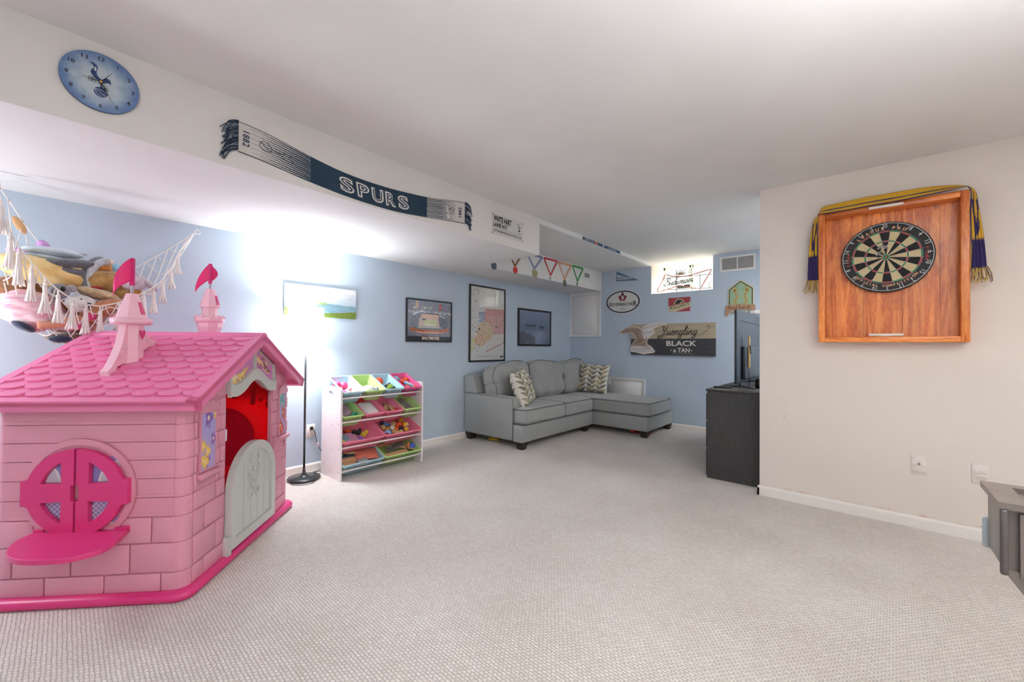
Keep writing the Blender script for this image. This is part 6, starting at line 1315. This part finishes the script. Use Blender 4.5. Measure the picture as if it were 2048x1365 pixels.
# dartboard
DCX, DCZ, DR = .091, 1.722, .2275
db = onwall('dartboard', 'round bristle dartboard with numbers hanging in the pine frame', 'dartboard', 'right', DCX, DCZ, off=.0155)
DB_K = mat('sisal_black', '#1f1f1f', .9, noise=.35, nscale=120, bump=.3); DB_C = mat('sisal_cream', '#c9b694', .95, noise=.35, nscale=260, dark='#a89a70'); DB_R = mat('sisal_red', '#a82a34', .9, noise=.2, nscale=150); DB_G = mat('sisal_green', '#177a48', .9, noise=.2, nscale=150)
MB().prism(circ(0, 0, DR, 72), 0, -.034).build('board_body', mat('board_band', '#151515', .6), db)
sg_ = MB(); off = 2.0
def wedge(mb, r0, r1, a0, a1, mi, d):
    A_ = [math.radians(a0 + (a1 - a0) * k / 4) for k in range(5)]
    mb.add([(r0 * math.cos(a), d, r0 * math.sin(a)) for a in A_] + [(r1 * math.cos(a), d, r1 * math.sin(a)) for a in A_], [(k, k + 1, 6 + k, 5 + k) for k in range(4)], mi)
for k in range(20):
    a0 = 90 + off - 9 + 18 * k; a1 = a0 + 18; dk_ = (k % 2 == 0)
    wedge(sg_, .016, .099, a0, a1, 0 if dk_ else 1, -.0348); wedge(sg_, .099, .107, a0, a1, 2 if dk_ else 3, -.0348); wedge(sg_, .107, .162, a0, a1, 0 if dk_ else 1, -.0348); wedge(sg_, .162, .170, a0, a1, 2 if dk_ else 3, -.0348)
sg_.flat(circ(0, 0, .016, 20), -.0349, mi=3).flat(circ(0, 0, .0065, 16), -.0351, mi=2)
sg_.build('playing_surface', [DB_K, DB_C, DB_R, DB_G], db, flip=False)
WR = mat('board_wire', '#c9c9c9', .3, .8); q = MB()
for r in (.016, .099, .107, .162, .170): q.tube([(r * math.cos(a), -.0358, r * math.sin(a)) for a in np.linspace(0, 2 * PI, 61)[:-1]], .0007, 4, closed=True)
for k in range(20): a = math.radians(90 + off + 9 + 18 * k); q.tube([(.016 * math.cos(a), -.0358, .016 * math.sin(a)), (.182 * math.cos(a), -.0358, .182 * math.sin(a))], .0007, 4)
q.build('wire_spider', WR, db)
q = MB(); q.tube([(.2185 * math.cos(a), -.038, .2185 * math.sin(a)) for a in np.linspace(0, 2 * PI, 81)[:-1]], .0016, 6, closed=True)
for k, n in enumerate((20, 1, 18, 4, 13, 6, 10, 15, 2, 17, 3, 19, 7, 16, 8, 11, 14, 9, 12, 5)):
    a = math.radians(90 + off - 18 * k); c0, s0 = math.cos(a), math.sin(a); vs, fs, x0, x1, y0, y1 = glyph(str(n), -.012); sc_ = .024 / (y1 - y0); ux, uz = c0, s0; rx, rz = s0, -c0
    q.add([(c0 * .203 + ((v[0] - (x0 + x1) / 2) * rx * .8 + (v[1] - (y0 + y1) / 2) * ux) * sc_, -.038, s0 * .203 + ((v[0] - (x0 + x1) / 2) * rz * .8 + (v[1] - (y0 + y1) / 2) * uz) * sc_) for v in vs], fs)
q.build('number_ring', mat('number_wire', '#dcdcdc', .35, .3), db, flip=False)
q = MB(); arctext(q, 'LEAGUE PRO', 0, 0, .188, 140, 58, .017, -.0352, bold=.035, wscale=1.05); arctext(q, 'OFFICIAL COMPETITION', 0, 0, .186, 216, 322, .014, -.0352, bold=.03, inward=True, wscale=1.0)
q.build('lettering', mat('board_peach_ink', '#d9a27c', .7), db, flip=False)
q = MB()
for s in (1, -1):
    a0 = 0 if s > 0 else 180
    arctext(q, 'Viper', 0, 0, .193, a0 + 14, a0 - 14, .016, -.0352, bold=.01, wscale=.9)
    cs_ = 1 if s > 0 else -1; q.stroke([(cs_ * .180, cs_ * -.008), (cs_ * .2, cs_ * -.022), (cs_ * .18, cs_ * -.03), (cs_ * .19, cs_ * -.042)], .003, -.0353)
q.build('red_lettering', mat('board_red_ink', '#b83a3a', .7), db, flip=False)
DG = mat('dart_black', '#17181a', .4); DF = mat('dart_flight_white', '#d5d8e0', .4, noise=.4, nscale=60)
for i, (x, z, lb) in enumerate(((.068, 1.75, 'dart with white flights, upper left of the bull'), (.092, 1.748, 'dart with white flights just above the bull'), (.054, 1.712, 'dart with white flights, left of the bull and lowest'))):
    t = thing('dart', lb, 'dart', (x, RW - .0515, z)); e = Vector((-.01 + .004 * i, -.13, .02))
    MB().cyl((0, .012, 0), tuple(e * .25), .0008, .0012, 8).build('point', WR, t); MB().cyl(tuple(e * .2), tuple(e * .6), .0032, .0034, 10).build('barrel', DG, t); MB().cyl(tuple(e * .6), tuple(e * .85), .002, n=8).build('shaft', DG, t)
    f = MB()
    for k in range(4):
        a = PI / 4 + k * PI / 2; o_ = Vector((math.cos(a), 0, math.sin(a))); f.add([e * .72, e * .82 + o_ * .016, e * 1.0 + o_ * .018, e * 1.02], [(0, 1, 2, 3)])
    f.build('flight', DF, t, flip=False)
# knitted scarf over the frame
def scarf_pat(s, t):
    """s along 0..1, t across 0..1"""
    g = hexc('c99c2e'); n = hexc('2c2350'); c = [s * 0 + k for k in g]; put_ = lambda c, m, col: [np.where(m, k, q) for k, q in zip(col, c)]
    c = put_(c, (np.abs(t - .62) < .07), n); c = put_(c, (np.abs(t - .97) < .05), n); c = put_(c, (t < .03), n)
    for e in (s, 1 - s):
        a = e < .088; c = put_(c, a, n); c = put_(c, (e > .095) & (e < .103), n); c = put_(c, (e > .118) & (e < .24) & (np.abs(np.abs(t - .45) - (e - .112) * 2.6) < .09), n); c = put_(c, a & (np.abs(t - .96) < .04), g)
    return c
KS = colmat('mustard_knit', .95, bump=.45, bscale=450)
ds = thing('draped_scarf', 'mustard and navy scarf draped over the top of the dartboard frame', 'scarf', (.097, 3.60, 2.07))
# path of the scarf: centre line and width vector
P_ = [(-.288, 3.585, 1.602), (-.290, 3.583, 1.75), (-.284, 3.580, 1.90), (-.272, 3.578, 2.02), (-.262, 3.580, 2.055), (-.235, 3.555, 2.078), (-.15, 3.548, 2.082), (0, 3.545, 2.086), (.15, 3.545, 2.088), (.30, 3.548, 2.090), (.42, 3.558, 2.088), (.458, 3.585, 2.078), (.470, 3.58, 2.04), (.474, 3.575, 1.93), (.482, 3.575, 1.78), (.486, 3.578, 1.598)]
Wv = [(.07, -.022, 0), (.058, -.02, 0), (.045, -.015, 0), (.03, -.03, 0), (.01, -.06, .005), (0, -.05, -.060), (0, -.045, -.070), (0, -.045, -.074), (0, -.045, -.070), (0, -.05, -.060), (.01, -.06, -.03), (-.02, -.06, -.01), (-.025, -.035, 0), (-.04, -.02, 0), (-.052, -.018, 0), (-.07, -.018, 0)]
cl_ = smooth2([a + b for a, b in zip(P_, Wv)], 9); NS = len(cl_); NT = 25
ss, tt = np.meshgrid(np.linspace(0, 1, NS), np.linspace(0, 1, NT), indexing='ij'); _al = np.cumsum([0] + [(Vector(cl_[k + 1][:3]) - Vector(cl_[k][:3])).length for k in range(NS - 1)]); ss = np.repeat((_al / _al[-1])[:, None], NT, 1); cc = nlin(np.stack(np.broadcast_arrays(*scarf_pat(ss, tt)), -1).reshape(-1, 3))
mb = MB()
for i, p in enumerate(cl_):
    c = Vector(p[:3]); w2 = Vector(p[3:]); hang = 1 if (i < NS * .25 or i > NS * .78) else 0
    for j in range(NT):
        t_ = j / (NT - 1) - .5; fold = (.008 * math.sin(t_ * 14 + i * .06) * hang + .003 * math.sin(t_ * 9 + i * .2)); mb.v.append(tuple(c + w2 * t_ + Vector((0, -abs(fold) - .002, 0)) - Vector(ds.location)))
mb.f = [(i * NT + j, i * NT + j + 1, (i + 1) * NT + j + 1, (i + 1) * NT + j) for i in range(NS - 1) for j in range(NT - 1)]; mb.mi = [0] * len(mb.f); mb.sm = [True] * len(mb.f); mb.c = [tuple(k) for k in cc]
o = mb.build('cloth', KS, ds, flip=False); sd = o.modifiers.new('thickness', 'SOLIDIFY'); sd.thickness = .004; sd.offset = 0
YG, YN = mat('mustard_yarn', '#c4a04a', .95), mat('navy_yarn', '#2c2350', .95)
for (xa, xb) in ((-.327, -.247), (.448, .524)):
    fr = MB(); rr = random.Random(3)
    for k in range(44):
        x = xa + (xb - xa) * k / 43; L_ = rr.uniform(.07, .095); y = 3.578 - rr.uniform(0, .015)
        fr.tube([tuple(Vector(p) - Vector(ds.location)) for p in smooth2([(x, y, 1.604), (x + rr.uniform(-.008, .008) + (x - (xa + xb) / 2) * .2, y - rr.uniform(0, .008), 1.604 - L_ * .5), (x + rr.uniform(-.01, .01) + (x - (xa + xb) / 2) * .5, y, 1.604 - L_)], 3)], .0016, 4, mi=1 if k % 4 == 1 else 0)
    tag(fr.build('fringe', [YG, YN], ds), kind='stuff')
